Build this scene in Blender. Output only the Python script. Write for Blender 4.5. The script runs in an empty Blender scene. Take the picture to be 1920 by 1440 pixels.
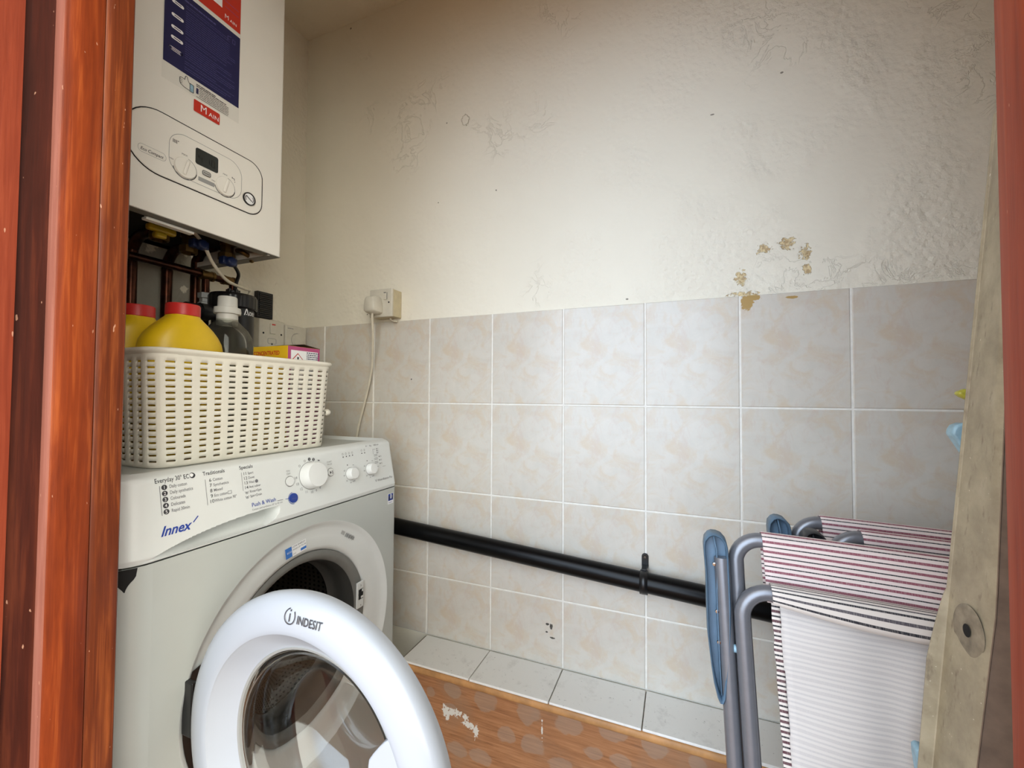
import bpy, bmesh, math, random
from mathutils import Vector, Matrix
random.seed(7)
S = bpy.context.scene
COL = S.collection

# ------------------------------------------------------------------ camera
cam_d = bpy.data.cameras.new('camera')
cam_d.sensor_width = 36.0
cam_d.lens = 786.04 / 1920 * 36.0
cam_d.clip_start = 0.01
cam = bpy.data.objects.new('camera', cam_d)
COL.objects.link(cam)
yaw, pitch, roll = math.radians(21.791), math.radians(1.525), math.radians(0.319)
fw = Vector((-math.sin(yaw) * math.cos(pitch), math.cos(yaw) * math.cos(pitch), math.sin(pitch)))
rt = Vector((math.cos(yaw), math.sin(yaw), 0))
up = rt.cross(fw)
rt2 = math.cos(roll) * rt + math.sin(roll) * up
up2 = -math.sin(roll) * rt + math.cos(roll) * up
cam.matrix_world = Matrix(((rt2.x, up2.x, -fw.x, 1.1775), (rt2.y, up2.y, -fw.y, -1.0415), (rt2.z, up2.z, -fw.z, 0.9747), (0, 0, 0, 1)))
S.camera = cam

# ------------------------------------------------------------------ daylight and exposure
S.view_settings.view_transform = 'Standard'
S.view_settings.look = 'None'
S.view_settings.gamma = 1.0
S.view_settings.use_curve_mapping = False
S.view_settings.exposure = 0.0
world = bpy.data.worlds.new('overcast_sky')
S.world = world
world.use_nodes = True
wt = world.node_tree
bg = wt.nodes['Background']
# pale overcast sky, brightest where the sun sits behind thin cloud opposite the doorway
SUNWARD = Vector((-0.150, -0.945, 0.260)).normalized()
tcw = wt.nodes.new('ShaderNodeTexCoord')
dotn = wt.nodes.new('ShaderNodeVectorMath'); dotn.operation = 'DOT_PRODUCT'
dotn.inputs[1].default_value = SUNWARD
wt.links.new(tcw.outputs['Generated'], dotn.inputs[0])
mr = wt.nodes.new('ShaderNodeMapRange'); mr.interpolation_type = 'SMOOTHSTEP'
mr.inputs['From Min'].default_value = 0.74; mr.inputs['From Max'].default_value = 0.995
mr.inputs['To Min'].default_value = 0.0; mr.inputs['To Max'].default_value = 1.0
wt.links.new(dotn.outputs['Value'], mr.inputs['Value'])
skymix = wt.nodes.new('ShaderNodeMix'); skymix.data_type = 'RGBA'
skymix.inputs[6].default_value = (2.35, 2.25, 2.0, 1)
skymix.inputs[7].default_value = (5.0, 5.9, 7.0, 1)
wt.links.new(mr.outputs['Result'], skymix.inputs[0])
dot2 = wt.nodes.new('ShaderNodeVectorMath'); dot2.operation = 'DOT_PRODUCT'      # fill glow added low on the right to brighten the boiler side
dot2.inputs[1].default_value = Vector((0.88, -0.42, 0.26)).normalized()
wt.links.new(tcw.outputs['Generated'], dot2.inputs[0])
mr2 = wt.nodes.new('ShaderNodeMapRange'); mr2.interpolation_type = 'SMOOTHSTEP'
mr2.inputs['From Min'].default_value = 0.62; mr2.inputs['From Max'].default_value = 0.98
wt.links.new(dot2.outputs['Value'], mr2.inputs['Value'])
skyadd = wt.nodes.new('ShaderNodeMix'); skyadd.data_type = 'RGBA'; skyadd.blend_type = 'ADD'
skyadd.inputs[7].default_value = (4.0, 4.1, 3.8, 1)
wt.links.new(mr2.outputs['Result'], skyadd.inputs[0])
wt.links.new(skymix.outputs[2], skyadd.inputs[6])
wt.links.new(skyadd.outputs[2], bg.inputs['Color'])
bg.inputs['Strength'].default_value = 1.0

# ------------------------------------------------------------------ helpers: materials
def lin(c):
    r = []
    for v in c:
        v = v / 255.0
        r.append(v / 12.92 if v <= 0.04045 else ((v + 0.055) / 1.055) ** 2.4)
    return (r[0], r[1], r[2], 1.0)

class NT:
    def __init__(self, name):
        self.m = bpy.data.materials.new(name)
        self.m.use_nodes = True
        self.t = self.m.node_tree
        self.p = self.t.nodes['Principled BSDF']
    def n(self, typ, **kw):
        nd = self.t.nodes.new(typ)
        for k, v in kw.items():
            setattr(nd, k, v)
        return nd
    def link(self, a, b):
        self.t.links.new(a, b)
    def setin(self, nd, key, v):
        if hasattr(v, 'is_linked') or isinstance(v, bpy.types.NodeSocket):
            self.link(v, nd.inputs[key])
        else:
            nd.inputs[key].default_value = v
    def coord(self, kind='Object', scale=(1, 1, 1)):
        tc = self.n('ShaderNodeTexCoord')
        mp = self.n('ShaderNodeMapping')
        mp.inputs['Scale'].default_value = scale
        self.link(tc.outputs[kind], mp.inputs['Vector'])
        return mp.outputs['Vector']
    def noise(self, vec, scale, detail=4, rough=0.55, dist=0.0):
        nd = self.n('ShaderNodeTexNoise')
        nd.inputs['Scale'].default_value = scale
        nd.inputs['Detail'].default_value = detail
        nd.inputs['Roughness'].default_value = rough
        nd.inputs['Distortion'].default_value = dist
        self.link(vec, nd.inputs['Vector'])
        return nd.outputs['Fac']
    def math(self, op, a, b=0.0, c=0.0):
        nd = self.n('ShaderNodeMath', operation=op)
        self.setin(nd, 0, a); self.setin(nd, 1, b); self.setin(nd, 2, c)
        return nd.outputs[0]
    def ramp(self, fac, stops):
        nd = self.n('ShaderNodeValToRGB')
        el = nd.color_ramp.elements
        while len(el) < len(stops):
            el.new(0.5)
        for e, (pos, colr) in zip(el, stops):
            e.position = pos
            e.color = colr if len(colr) == 4 else (*colr, 1)
        self.link(fac, nd.inputs['Fac'])
        return nd.outputs['Color']
    def mix(self, fac, a, b, blend='MIX'):
        nd = self.n('ShaderNodeMix', data_type='RGBA', blend_type=blend)
        self.setin(nd, 0, fac); self.setin(nd, 6, a); self.setin(nd, 7, b)
        return nd.outputs[2]
    def bump(self, h, strength=0.3, dist=0.002, normal=None):
        nd = self.n('ShaderNodeBump')
        nd.inputs['Strength'].default_value = strength
        nd.inputs['Distance'].default_value = dist
        self.link(h, nd.inputs['Height'])
        if normal is not None:
            self.link(normal, nd.inputs['Normal'])
        return nd.outputs['Normal']
    def base(self, v):
        self.setin(self.p, 'Base Color', v)
    def blob(self, vec, pts, wob=0.5, nscale=90, axes='xz'):
        """mask of a list of small marks (a, b, ra, rb) on a flat surface; ragged edge from noise"""
        sp = self.n('ShaderNodeSeparateXYZ')
        self.link(vec, sp.inputs[0])
        A = sp.outputs['XYZ'.index(axes[0].upper())]
        B = sp.outputs['XYZ'.index(axes[1].upper())]
        nz = self.math('MULTIPLY', self.math('SUBTRACT', self.noise(vec, nscale, 3), 0.5), wob * 2)
        tot = None
        for a, b, ra, rb in pts:
            da = self.math('DIVIDE', self.math('SUBTRACT', A, a), ra)
            db = self.math('DIVIDE', self.math('SUBTRACT', B, b), rb)
            r = self.math('SQRT', self.math('ADD', self.math('MULTIPLY', da, da), self.math('MULTIPLY', db, db)))
            tot = r if tot is None else self.math('MINIMUM', tot, r)
        e = self.math('SUBTRACT', 1.15, self.math('ADD', tot, nz))
        nd = self.n('ShaderNodeMath', operation='MULTIPLY', use_clamp=True)
        self.link(e, nd.inputs[0]); nd.inputs[1].default_value = 6.0
        return nd.outputs[0]

def simple(name, rgb, rough=0.5, metal=0.0, var=0.06, nscale=40, bump=0.0, bscale=300, spec=0.5, coat=0.0):
    t = NT(name)
    c = lin(rgb)
    if var > 0:
        v = t.coord()
        f = t.noise(v, nscale, 4)
        d = tuple(max(0, x * (1 - var * 2)) for x in c[:3]) + (1,)
        b = tuple(min(1, x * (1 + var)) for x in c[:3]) + (1,)
        t.base(t.ramp(f, [(0.3, d), (0.7, b)]))
        if bump:
            t.link(t.bump(t.noise(v, bscale, 3), bump, 0.001), t.p.inputs['Normal'])
    else:
        t.base(c)
    t.p.inputs['Roughness'].default_value = rough
    t.p.inputs['Metallic'].default_value = metal
    t.p.inputs['Specular IOR Level'].default_value = spec
    t.p.inputs['Coat Weight'].default_value = coat
    return t.m

M = {}
M['enamel'] = simple('white_enamel', (184, 188, 184), 0.28, var=0.015, nscale=8)
M['plastic_white'] = simple('white_plastic', (216, 219, 217), 0.35, var=0.015, nscale=10)
M['door_white'] = simple('door_white_plastic', (170, 175, 182), 0.25, var=0.01, nscale=10)
M['boiler_white'] = simple('boiler_paint', (230, 227, 218), 0.4, var=0.02, nscale=5)
M['plate_white'] = simple('switch_plastic', (208, 202, 186), 0.4, var=0.03, nscale=60)
M['old_white'] = simple('yellowed_plastic', (205, 192, 158), 0.45, var=0.06, nscale=50)
M['basket'] = simple('cream_plastic', (232, 228, 214), 0.45, var=0.02, nscale=30)
M['grey_line'] = simple('grey_print', (150, 150, 148), 0.5, var=0)
M['dark_print'] = simple('dark_print', (52, 52, 56), 0.5, var=0)
M['mid_print'] = simple('mid_grey_print', (112, 112, 116), 0.5, var=0)
M['blue_print'] = simple('blue_print', (32, 62, 150), 0.5, var=0)
M['white_print'] = simple('white_print', (235, 235, 235), 0.5, var=0)
M['lilac_print'] = simple('lilac_print', (84, 84, 136), 0.5, var=0)
M['red_print'] = simple('red_print', (190, 48, 32), 0.45, var=0.02)
M['navy_print'] = simple('navy_print', (26, 28, 74), 0.45, var=0.04, nscale=25)
M['cream_print'] = simple('sticker_film', (219, 217, 208), 0.35, var=0.01)
M['blue_sticker'] = simple('blue_sticker', (52, 112, 190), 0.4, var=0.02)
M['lcd'] = simple('display_dark', (44, 48, 46), 0.15, var=0.05)
M['lcd_digit'] = simple('display_digit', (30, 33, 32), 0.3, var=0)
M['black'] = simple('black_plastic', (18, 18, 20), 0.35, var=0.1)
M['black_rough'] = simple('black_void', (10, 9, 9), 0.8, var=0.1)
M['pipe_black'] = simple('black_waste_pipe', (9, 9, 10), 0.3, var=0.15, nscale=60, spec=0.2)
M['rubber'] = simple('grey_rubber', (116, 116, 112), 0.5, var=0.04)
M['steel_dark'] = simple('dark_steel', (90, 86, 80), 0.35, metal=0.8, var=0.1)
M['chrome'] = simple('chrome', (200, 200, 200), 0.15, metal=1.0, var=0.02)
M['tube'] = simple('grey_tube_paint', (128, 130, 136), 0.32, metal=0.45, var=0.03, nscale=80)
M['arm_blue'] = simple('blue_grey_plastic', (92, 118, 140), 0.45, var=0.06, nscale=60)
M['arm_black'] = simple('charcoal_plastic', (44, 46, 50), 0.45, var=0.06)
M['yellow'] = simple('yellow_plastic', (224, 186, 26), 0.38, var=0.03, nscale=30)
M['yellow_card'] = simple('yellow_card', (222, 180, 30), 0.55, var=0.03)
M['pink_card'] = simple('pink_card', (176, 72, 120), 0.55, var=0.03)
M['card_brown'] = simple('card_inside', (72, 52, 44), 0.8, var=0.1)
M['cap_red'] = simple('red_cap', (196, 44, 40), 0.4, var=0.03)
M['blue_valve'] = simple('blue_valve_plastic', (20, 36, 78), 0.4, var=0.05)
M['yellow_valve'] = simple('yellow_valve_plastic', (176, 146, 26), 0.4, var=0.08)
M['brass'] = simple('brass', (110, 84, 46), 0.45, metal=0.9, var=0.1)
M['cable_white'] = simple('white_cable', (214, 206, 186), 0.5, var=0.05)
M['pale_blue'] = simple('pale_blue_plastic', (150, 186, 204), 0.4, var=0.12, nscale=90)
M['lime'] = simple('lime_plastic', (190, 186, 70), 0.4, var=0.12, nscale=90)
M['button'] = simple('button_plastic', (222, 224, 222), 0.35, var=0)
M['blue_button'] = simple('blue_button_plastic', (28, 58, 140), 0.35, var=0)
M['grey_pad'] = simple('grey_pad', (172, 171, 166), 0.5, var=0)
M['frost'] = simple('frosted_cap', (228, 226, 218), 0.4, var=0.02)
M['frost'].node_tree.nodes['Principled BSDF'].inputs['Transmission Weight'].default_value = 0.15

def glass(name, rgb, rough=0.02, ior=1.45):
    t = NT(name)
    t.base(lin(rgb))
    t.p.inputs['Roughness'].default_value = rough
    t.p.inputs['Transmission Weight'].default_value = 1.0
    t.p.inputs['IOR'].default_value = ior
    return t.m
M['glass'] = glass('door_glass', (225, 226, 224))
def thin_clear(name, rgb):
    t = NT(name)
    tr = t.n('ShaderNodeBsdfTransparent'); tr.inputs['Color'].default_value = lin(rgb)
    gl = t.n('ShaderNodeBsdfGlossy'); gl.inputs['Roughness'].default_value = 0.06
    df = t.n('ShaderNodeBsdfTranslucent'); df.inputs['Color'].default_value = lin(rgb)
    hz = t.n('ShaderNodeMixShader'); hz.inputs[0].default_value = 0.10
    t.link(tr.outputs[0], hz.inputs[1]); t.link(df.outputs[0], hz.inputs[2])
    lw = t.n('ShaderNodeLayerWeight'); lw.inputs['Blend'].default_value = 0.25
    mx = t.n('ShaderNodeMixShader')
    t.link(t.math('MULTIPLY', lw.outputs['Fresnel'], 0.8), mx.inputs[0]); t.link(hz.outputs[0], mx.inputs[1]); t.link(gl.outputs[0], mx.inputs[2])
    t.link(mx.outputs[0], t.t.nodes['Material Output'].inputs['Surface'])
    return t.m
M['pet'] = thin_clear('clear_pet', (238, 238, 234))
M['trim_grey'] = simple('grey_trim', (150, 150, 146), 0.4, var=0.02)

def copper():
    t = NT('copper')
    v = t.coord()
    f = t.noise(v, 35, 4)
    t.base(t.ramp(f, [(0.3, lin((40, 25, 20))), (0.6, lin((84, 48, 34))), (0.8, lin((56, 35, 27)))]))
    t.p.inputs['Metallic'].default_value = 0.9
    t.p.inputs['Roughness'].default_value = 0.32
    return t.m
M['copper'] = copper()

def plaster(name, rgb, marks=True, grime_shade=None):
    t = NT(name)
    v = t.coord()
    big = t.noise(v, 2.2, 3)
    col = t.ramp(big, [(0.3, lin(tuple(c - 5 for c in rgb))), (0.7, lin(rgb))])
    # patches of rough hand trowelled plaster between smoother ones
    patch = t.ramp(t.noise(v, 4.5, 3, 0.6), [(0.42, (0.12, 0.12, 0.12, 1)), (0.62, (1, 1, 1, 1))])
    fine = t.noise(v, 130, 4, 0.6)
    worm = t.n('ShaderNodeTexVoronoi', feature='SMOOTH_F1')
    worm.inputs['Scale'].default_value = 85
    t.link(v, worm.inputs['Vector'])
    h = t.math('MULTIPLY', t.math('ADD', t.math('MULTIPLY', fine, 0.9), worm.outputs['Distance']), patch)
    if marks:                                  # the right half of the wall was trowelled rougher than the left
        sx_ = t.n('ShaderNodeSeparateXYZ'); t.link(v, sx_.inputs[0])
        gr = t.n('ShaderNodeMapRange'); gr.inputs['From Min'].default_value = 0.5; gr.inputs['From Max'].default_value = 1.35
        gr.inputs['To Min'].default_value = 0.35; gr.inputs['To Max'].default_value = 1.3
        t.link(sx_.outputs['X'], gr.inputs['Value'])
        h = t.math('MULTIPLY', h, gr.outputs['Result'])
    ridge = t.noise(v, 14, 5, 0.65, 0.8)
    rid = t.math('ABSOLUTE', t.math('SUBTRACT', ridge, 0.5))
    crack = t.ramp(rid, [(0.0, (0, 0, 0, 1)), (0.016, (1, 1, 1, 1))])
    where = t.ramp(t.noise(v, 3.1, 2), [(0.55, (0, 0, 0, 1)), (0.6, (1, 1, 1, 1))])
    lump = t.noise(v, 9, 3)
    h2 = t.math('ADD', h, t.math('MULTIPLY', lump, 1.6))
    inv = t.math('MULTIPLY', t.math('SUBTRACT', 1.0, crack), where)
    h3 = t.math('SUBTRACT', h2, t.math('MULTIPLY', inv, 0.28))
    if marks:
        ochre = t.blob(v, [(1.349, 1.297, .010, .008), (1.394, 1.304, .011, .010), (1.425, 1.279, .008, .012),
                           (1.428, 1.244, .007, .008), (1.305, 1.236, .009, .014), (1.31, 1.2, .024, .005)], 1.9, 150)
        och = t.ramp(t.noise(v, 170, 3), [(0.42, lin((168, 134, 78))), (0.58, lin((222, 200, 146)))])
        col = t.mix(t.math('MULTIPLY', ochre, 0.8), col, och)
        h3 = t.math('SUBTRACT', h3, t.math('MULTIPLY', ochre, 0.8))
        dots = t.blob(v, [(0.55, 1.768, .0022, .0018), (0.709, 1.541, .0020, .0020), (0.524, 1.537, .0018, .0018),
                          (0.185, 2.17, .003, .003), (1.387, 1.679, .0030, .0020), (0.27, 1.225, .002, .002), (1.70, 1.83, .003, .007),
                          (1.06, 1.21, .003, .002), (1.25, 1.62, .004, .0015)], 0.4, 200)
        col = t.mix(t.math('MULTIPLY', dots, 0.75), col, lin((84, 76, 62)))
        chip = t.blob(v, [(0.612, 1.761, .011, .014)], 0.8, 120)
        h3 = t.math('SUBTRACT', h3, t.math('MULTIPLY', chip, 3.0))
    if grime_shade:  # grime behind the pipes, with the shade under the boiler painted in
        g = t.blob(v, grime_shade, 1.6, 26, 'yz')
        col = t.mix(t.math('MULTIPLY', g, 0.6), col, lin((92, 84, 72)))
    t.base(col)
    t.p.inputs['Roughness'].default_value = 0.75
    t.p.inputs['Specular IOR Level'].default_value = 0.25
    t.link(t.bump(h3, 0.75, 0.0040), t.p.inputs['Normal'])
    return t.m
M['plaster'] = plaster('painted_plaster', (236, 230, 213))
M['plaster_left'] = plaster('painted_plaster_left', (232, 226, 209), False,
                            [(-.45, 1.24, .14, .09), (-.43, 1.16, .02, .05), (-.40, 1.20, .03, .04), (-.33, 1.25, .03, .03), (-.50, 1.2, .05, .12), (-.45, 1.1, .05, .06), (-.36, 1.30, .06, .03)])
M['plaster_plain'] = plaster('painted_plaster_plain', (228, 219, 200), False)

def tile_mat():
    t = NT('marbled_tile')
    v = t.coord('UV')
    n1 = t.noise(v, 4.2, 5, 0.6, 0.9)
    n2 = t.noise(v, 2.6, 4, 0.6, 1.6)
    mp = t.n('ShaderNodeMapping'); mp.inputs['Location'].default_value = (3.3, 7.1, 0); mp.inputs['Rotation'].default_value = (0, 0, .7); mp.inputs['Scale'].default_value = (1.7, 1, 1)
    t.link(v, mp.inputs['Vector'])
    n3 = t.noise(mp.outputs[0], 3.4, 5, 0.65, 1.2)
    base = t.ramp(n2, [(0.35, lin((211, 205, 194))), (0.65, lin((204, 199, 188)))])
    peach = t.ramp(n1, [(0.47, (0, 0, 0, 1)), (0.66, (1, 1, 1, 1))])
    c = t.mix(t.math('MULTIPLY', peach, 0.75), base, lin((205, 188, 164)))
    pink = t.ramp(n3, [(0.53, (0, 0, 0, 1)), (0.68, (1, 1, 1, 1))])
    c = t.mix(t.math('MULTIPLY', pink, 0.6), c, lin((202, 186, 172)))
    wv = t.ramp(t.noise(mp.outputs[0], 5.5, 5, 0.6, 2.0), [(0.60, (0, 0, 0, 1)), (0.64, (1, 1, 1, 1)), (0.70, (0, 0, 0, 1))])
    c = t.mix(t.math('MULTIPLY', wv, 0.5), c, lin((212, 206, 194)))
    ob = t.coord('Object')
    stain = t.blob(ob, [(1.316, 1.181, .012, .016), (1.325, 1.191, .016, .007), (1.40, 1.186, .011, .0028)], 0.7, 140)
    c = t.mix(stain, c, lin((176, 146, 92)))
    spk = t.blob(ob, [(0.862, .392, .004, .003), (.872, .388, .004, .006), (.86, .372, .003, .002), (.875, .36, .006, .002), (.44, 1.02, .002, .002)], 0.8, 300)
    c = t.mix(spk, c, lin((80, 78, 74)))
    t.base(c)
    t.p.inputs['Roughness'].default_value = 0.22
    t.p.inputs['Specular IOR Level'].default_value = 0.35
    t.link(t.bump(t.noise(ob, 18, 2), 0.08, 0.002), t.p.inputs['Normal'])
    return t.m
M['tile'] = tile_mat()
M['grout'] = simple('white_grout', (232, 229, 220), 0.85, var=0.05, nscale=60, bump=0.2)
M['grout_dark'] = simple('dirty_grout', (120, 112, 100), 0.9, var=0.15, nscale=40)

def ledge_mat():
    t = NT('ledge_tile')
    v = t.coord()
    d = t.ramp(t.noise(v, 24, 5, 0.7), [(0.55, (0, 0, 0, 1)), (0.75, (1, 1, 1, 1))])
    c = t.mix(t.math('MULTIPLY', d, 0.35), lin((240, 238, 232)), lin((176, 171, 162)))
    s = t.ramp(t.noise(v, 160, 2), [(0.70, (0, 0, 0, 1)), (0.73, (1, 1, 1, 1))])
    c = t.mix(t.math('MULTIPLY', s, 0.4), c, lin((110, 104, 96)))
    t.base(c)
    t.p.inputs['Roughness'].default_value = 0.4
    return t.m
M['ledge'] = ledge_mat()

def ply_mat():
    t = NT('stained_plywood')
    v = t.coord('Object', (1, 1, 1))
    g = t.coord('Object', (3, 20, 60))
    grain = t.noise(g, 4.0, 6, 0.65, 0.6)
    c = t.ramp(grain, [(0.25, lin((124, 80, 48))), (0.5, lin((160, 108, 68))), (0.75, lin((182, 130, 88)))])
    big = t.noise(v, 7, 4, 0.6)
    c = t.mix(t.math('MULTIPLY', t.ramp(big, [(0.45, (0, 0, 0, 1)), (0.65, (1, 1, 1, 1))]), 0.55), c, lin((146, 114, 88)))
    dab = t.blob(v, [(.654, .248, .021, .018), (.649, .205, .020, .011), (.746, .25, .025, .027), (.851, .248, .028, .023), (.948, .251, .029, .022),
                     (1.042, .263, .025, .020), (1.129, .258, .024, .019), (.666, .11, .026, .017), (.861, .179, .026, .02), (.732, .113, .026, .018),
                     (1.204, .25, .017, .015), (.998, .206, .023, .013), (.594, .227, .012, .012), (.8, .182, .024, .018), (1.058, .209, .02, .013),
                     (.93, .15, .025, .02), (1.15, .19, .025, .018)], 0.75, 24)
    c = t.mix(t.math('MULTIPLY', dab, 0.42), c, lin((158, 140, 122)))
    wp = t.blob(v, [(.638, .19, .009, .014), (.662, .196, .02, .007), (.690, .194, .010, .006), (.72, .168, .005, .018), (.70, .178, .014, .006), (.886, .222, .0016, .018)], 1.7, 150)
    c = t.mix(wp, c, lin((212, 206, 194)))
    t.base(c)
    t.p.inputs['Roughness'].default_value = 0.6
    t.link(t.bump(grain, 0.15, 0.001), t.p.inputs['Normal'])
    return t.m
M['ply'] = ply_mat()
M['bead'] = simple('pine_bead', (196, 144, 90), 0.55, var=0.14, nscale=30)

def wood(name, dark, mid, light, chips=0.5, rough=0.3):
    t = NT(name)
    v = t.coord('Object', (60, 60, 2.2))
    w = t.coord('Object', (18, 18, 2.6))
    g = t.noise(v, 2.2, 6, 0.65, 0.5)
    b = t.noise(w, 1.3, 4, 0.6, 0.4)
    f = t.math('ADD', t.math('MULTIPLY', g, 0.55), t.math('MULTIPLY', b, 0.45))
    c = t.ramp(f, [(0.36, lin(dark)), (0.50, lin(mid)), (0.62, lin(light))])
    o = t.coord('Object', (1, 1, 0.35))
    ch = t.ramp(t.noise(o, 170, 2), [(0.735, (0, 0, 0, 1)), (0.75, (1, 1, 1, 1))])
    c = t.mix(t.math('MULTIPLY', ch, chips), c, lin((214, 168, 140)))
    t.base(c)
    t.p.inputs['Roughness'].default_value = rough
    t.p.inputs['Specular IOR Level'].default_value = 0.22
    t.link(t.bump(f, 0.25, 0.002), t.p.inputs['Normal'])
    return t.m
M['wood_orange'] = wood('varnished_wood', (98, 38, 18), (132, 56, 24), (168, 84, 38), 0.5, 0.38)
M['wood_dark'] = wood('dark_stained_wood', (50, 20, 12), (68, 28, 18), (94, 44, 26), 0.6, 0.55)
M['wood_bead'] = wood('brown_stained_bead', (74, 32, 18), (104, 48, 24), (148, 78, 38), 0.6, 0.36)
M['wood_red'] = wood('red_painted_wood', (112, 44, 26), (130, 55, 33), (145, 67, 42), 0.5, 0.45)
M['wood_pink'] = wood('pale_lit_edge', (142, 88, 74), (156, 98, 82), (170, 112, 96), 0.5, 0.5)  # pale fresh-paint edge, with the light it faces mixed into the colour

def panel_mat():
    t = NT('weathered_beige_paint')
    v = t.coord()
    a = t.noise(v, 30, 5, 0.65)
    c = t.ramp(a, [(0.3, lin((150, 140, 118))), (0.6, lin((176, 166, 142))), (0.8, lin((188, 180, 158)))])
    st = t.coord('Object', (70, 70, 24))
    d = t.ramp(t.noise(st, 1.6, 4, 0.6), [(0.60, (0, 0, 0, 1)), (0.72, (1, 1, 1, 1))])
    c = t.mix(t.math('MULTIPLY', d, 0.6), c, lin((104, 90, 76)))
    g2 = t.ramp(t.noise(v, 7, 4, 0.6), [(0.45, (0, 0, 0, 1)), (0.7, (1, 1, 1, 1))])
    c = t.mix(t.math('MULTIPLY', g2, 0.4), c, lin((138, 126, 112)))
    s = t.ramp(t.noise(v, 240, 2), [(0.74, (0, 0, 0, 1)), (0.76, (1, 1, 1, 1))])
    c = t.mix(t.math('MULTIPLY', s, 0.8), c, lin((226, 220, 206)))
    t.base(c)
    t.p.inputs['Roughness'].default_value = 0.6
    t.link(t.bump(t.noise(v, 120, 4), 0.25, 0.001), t.p.inputs['Normal'])
    return t.m
M['panel'] = panel_mat()
M['panel_shaded'] = simple('shaded_panel_paint', (124, 106, 92), 0.6, var=0.12, nscale=60, bump=0.2, bscale=120)  # side turned from the doorway: its shade is put into this darker brown

def stripe_mat(name, bgc, lines, period, warp=0.0006, fade=0.0):
    """fabric with woven stripes; lines = (position in the period, half width, colour, strength); runs along UV v in metres"""
    t = NT(name)
    tc = t.n('ShaderNodeTexCoord')
    sp = t.n('ShaderNodeSeparateXYZ')
    t.link(tc.outputs['UV'], sp.inputs[0])
    nz = t.noise(tc.outputs['UV'], 9, 2)
    vv = t.math('ADD', sp.outputs['Y'], t.math('MULTIPLY', nz, warp))
    ph = t.math('FRACT', t.math('DIVIDE', vv, period))
    c = lin(bgc)
    thread = t.noise(t.coord('UV', (400, 60, 1)), 3, 3)
    for pos, hw, colr, k in lines:
        d = t.math('ABSOLUTE', t.math('SUBTRACT', ph, pos))
        nd = t.n('ShaderNodeMath', operation='MULTIPLY', use_clamp=True)
        t.link(t.math('SUBTRACT', hw, d), nd.inputs[0]); nd.inputs[1].default_value = 60
        m = t.math('MULTIPLY', nd.outputs[0], t.math('MULTIPLY', t.math('ADD', thread, 0.45), k))
        c = t.mix(m, c, lin(colr))
    t.base(c)
    t.p.inputs['Roughness'].default_value = 0.85
    t.p.inputs['Specular IOR Level'].default_value = 0.2
    t.link(t.bump(t.noise(t.coord('UV', (900, 900, 1)), 1, 1), 0.15, 0.0005), t.p.inputs['Normal'])
    return t.m
MAROON, INK = (140, 84, 96), (48, 48, 54)
M['stripe'] = stripe_mat('striped_canvas', (226, 212, 207), [(0.25, 0.135, MAROON, 1.0), (0.75, 0.07, INK, 1.0)], 0.0128)
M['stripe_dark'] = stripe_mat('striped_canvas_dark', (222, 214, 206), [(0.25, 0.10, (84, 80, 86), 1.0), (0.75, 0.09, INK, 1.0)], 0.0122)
M['stripe_pale'] = stripe_mat('canvas_underside', (214, 209, 204), [(0.25, 0.17, (190, 185, 184), 0.55), (0.75, 0.10, (186, 182, 182), 0.55)], 0.0128, 0.006)
M['stripe_hem'] = stripe_mat('canvas_hem', (224, 216, 208), [(0.25, 0.15, (96, 66, 72), 1.0), (0.75, 0.10, INK, 1.0)], 0.0122)

def drum_mat():
    t = NT('perforated_steel')
    v = t.coord('UV')
    vo = t.n('ShaderNodeTexVoronoi')
    vo.inputs['Scale'].default_value = 1.0
    vo.inputs['Randomness'].default_value = 0.0
    mp = t.n('ShaderNodeMapping'); mp.inputs['Scale'].default_value = (110, 26, 1); mp.inputs['Rotation'].default_value = (0, 0, 0)
    t.link(v, mp.inputs['Vector']); t.link(mp.outputs[0], vo.inputs['Vector'])
    h = t.ramp(vo.outputs['Distance'], [(0.2, (0, 0, 0, 1)), (0.28, (1, 1, 1, 1))])
    t.base(t.mix(h, lin((20, 18, 18)), lin((120, 112, 106))))
    t.p.inputs['Metallic'].default_value = 0.85
    t.p.inputs['Roughness'].default_value = 0.3
    return t.m
M['drum'] = drum_mat()

# ------------------------------------------------------------------ helpers: geometry
OFF = {}
def thing(name, label, cat, loc=(0, 0, 0), group=None):
    o = bpy.data.objects.new(name, None)
    o.empty_display_size = 0.05
    COL.objects.link(o)
    o.location = loc
    OFF[o.name] = Vector(loc)
    o['label'] = label; o['category'] = cat
    if group: o['group'] = group
    return o

def obj(name, bm, mats, parent=None, smooth=True, angle=35, bevel=0, label=None, solid=0, subsurf=0):
    if isinstance(mats, str): mats = [mats]
    off = Vector((0, 0, 0))
    if parent is not None:
        off = OFF[parent.name]
        bmesh.ops.translate(bm, vec=-off, verts=bm.verts)
    bmesh.ops.recalc_face_normals(bm, faces=bm.faces)
    me = bpy.data.meshes.new(name)
    bm.to_mesh(me); bm.free()
    for k in mats: me.materials.append(M[k])
    if smooth:
        me.shade_smooth()
        me.set_sharp_from_angle(angle=math.radians(angle))
    o = bpy.data.objects.new(name, me)
    COL.objects.link(o)
    if parent is not None: o.parent = parent
    OFF[o.name] = off
    if solid:
        md = o.modifiers.new('thickness', 'SOLIDIFY'); md.thickness = solid; md.offset = 0
    if bevel:
        md = o.modifiers.new('bevel', 'BEVEL'); md.width = bevel; md.segments = 3; md.limit_method = 'ANGLE'; md.angle_limit = math.radians(40)
    if subsurf:
        md = o.modifiers.new('subdivision', 'SUBSURF'); md.levels = subsurf; md.render_levels = subsurf
    if label: o['label'] = label
    return o

def top(o, label, cat, group=None):
    o['label'] = label; o['category'] = cat
    if group: o['group'] = group
    return o

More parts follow.
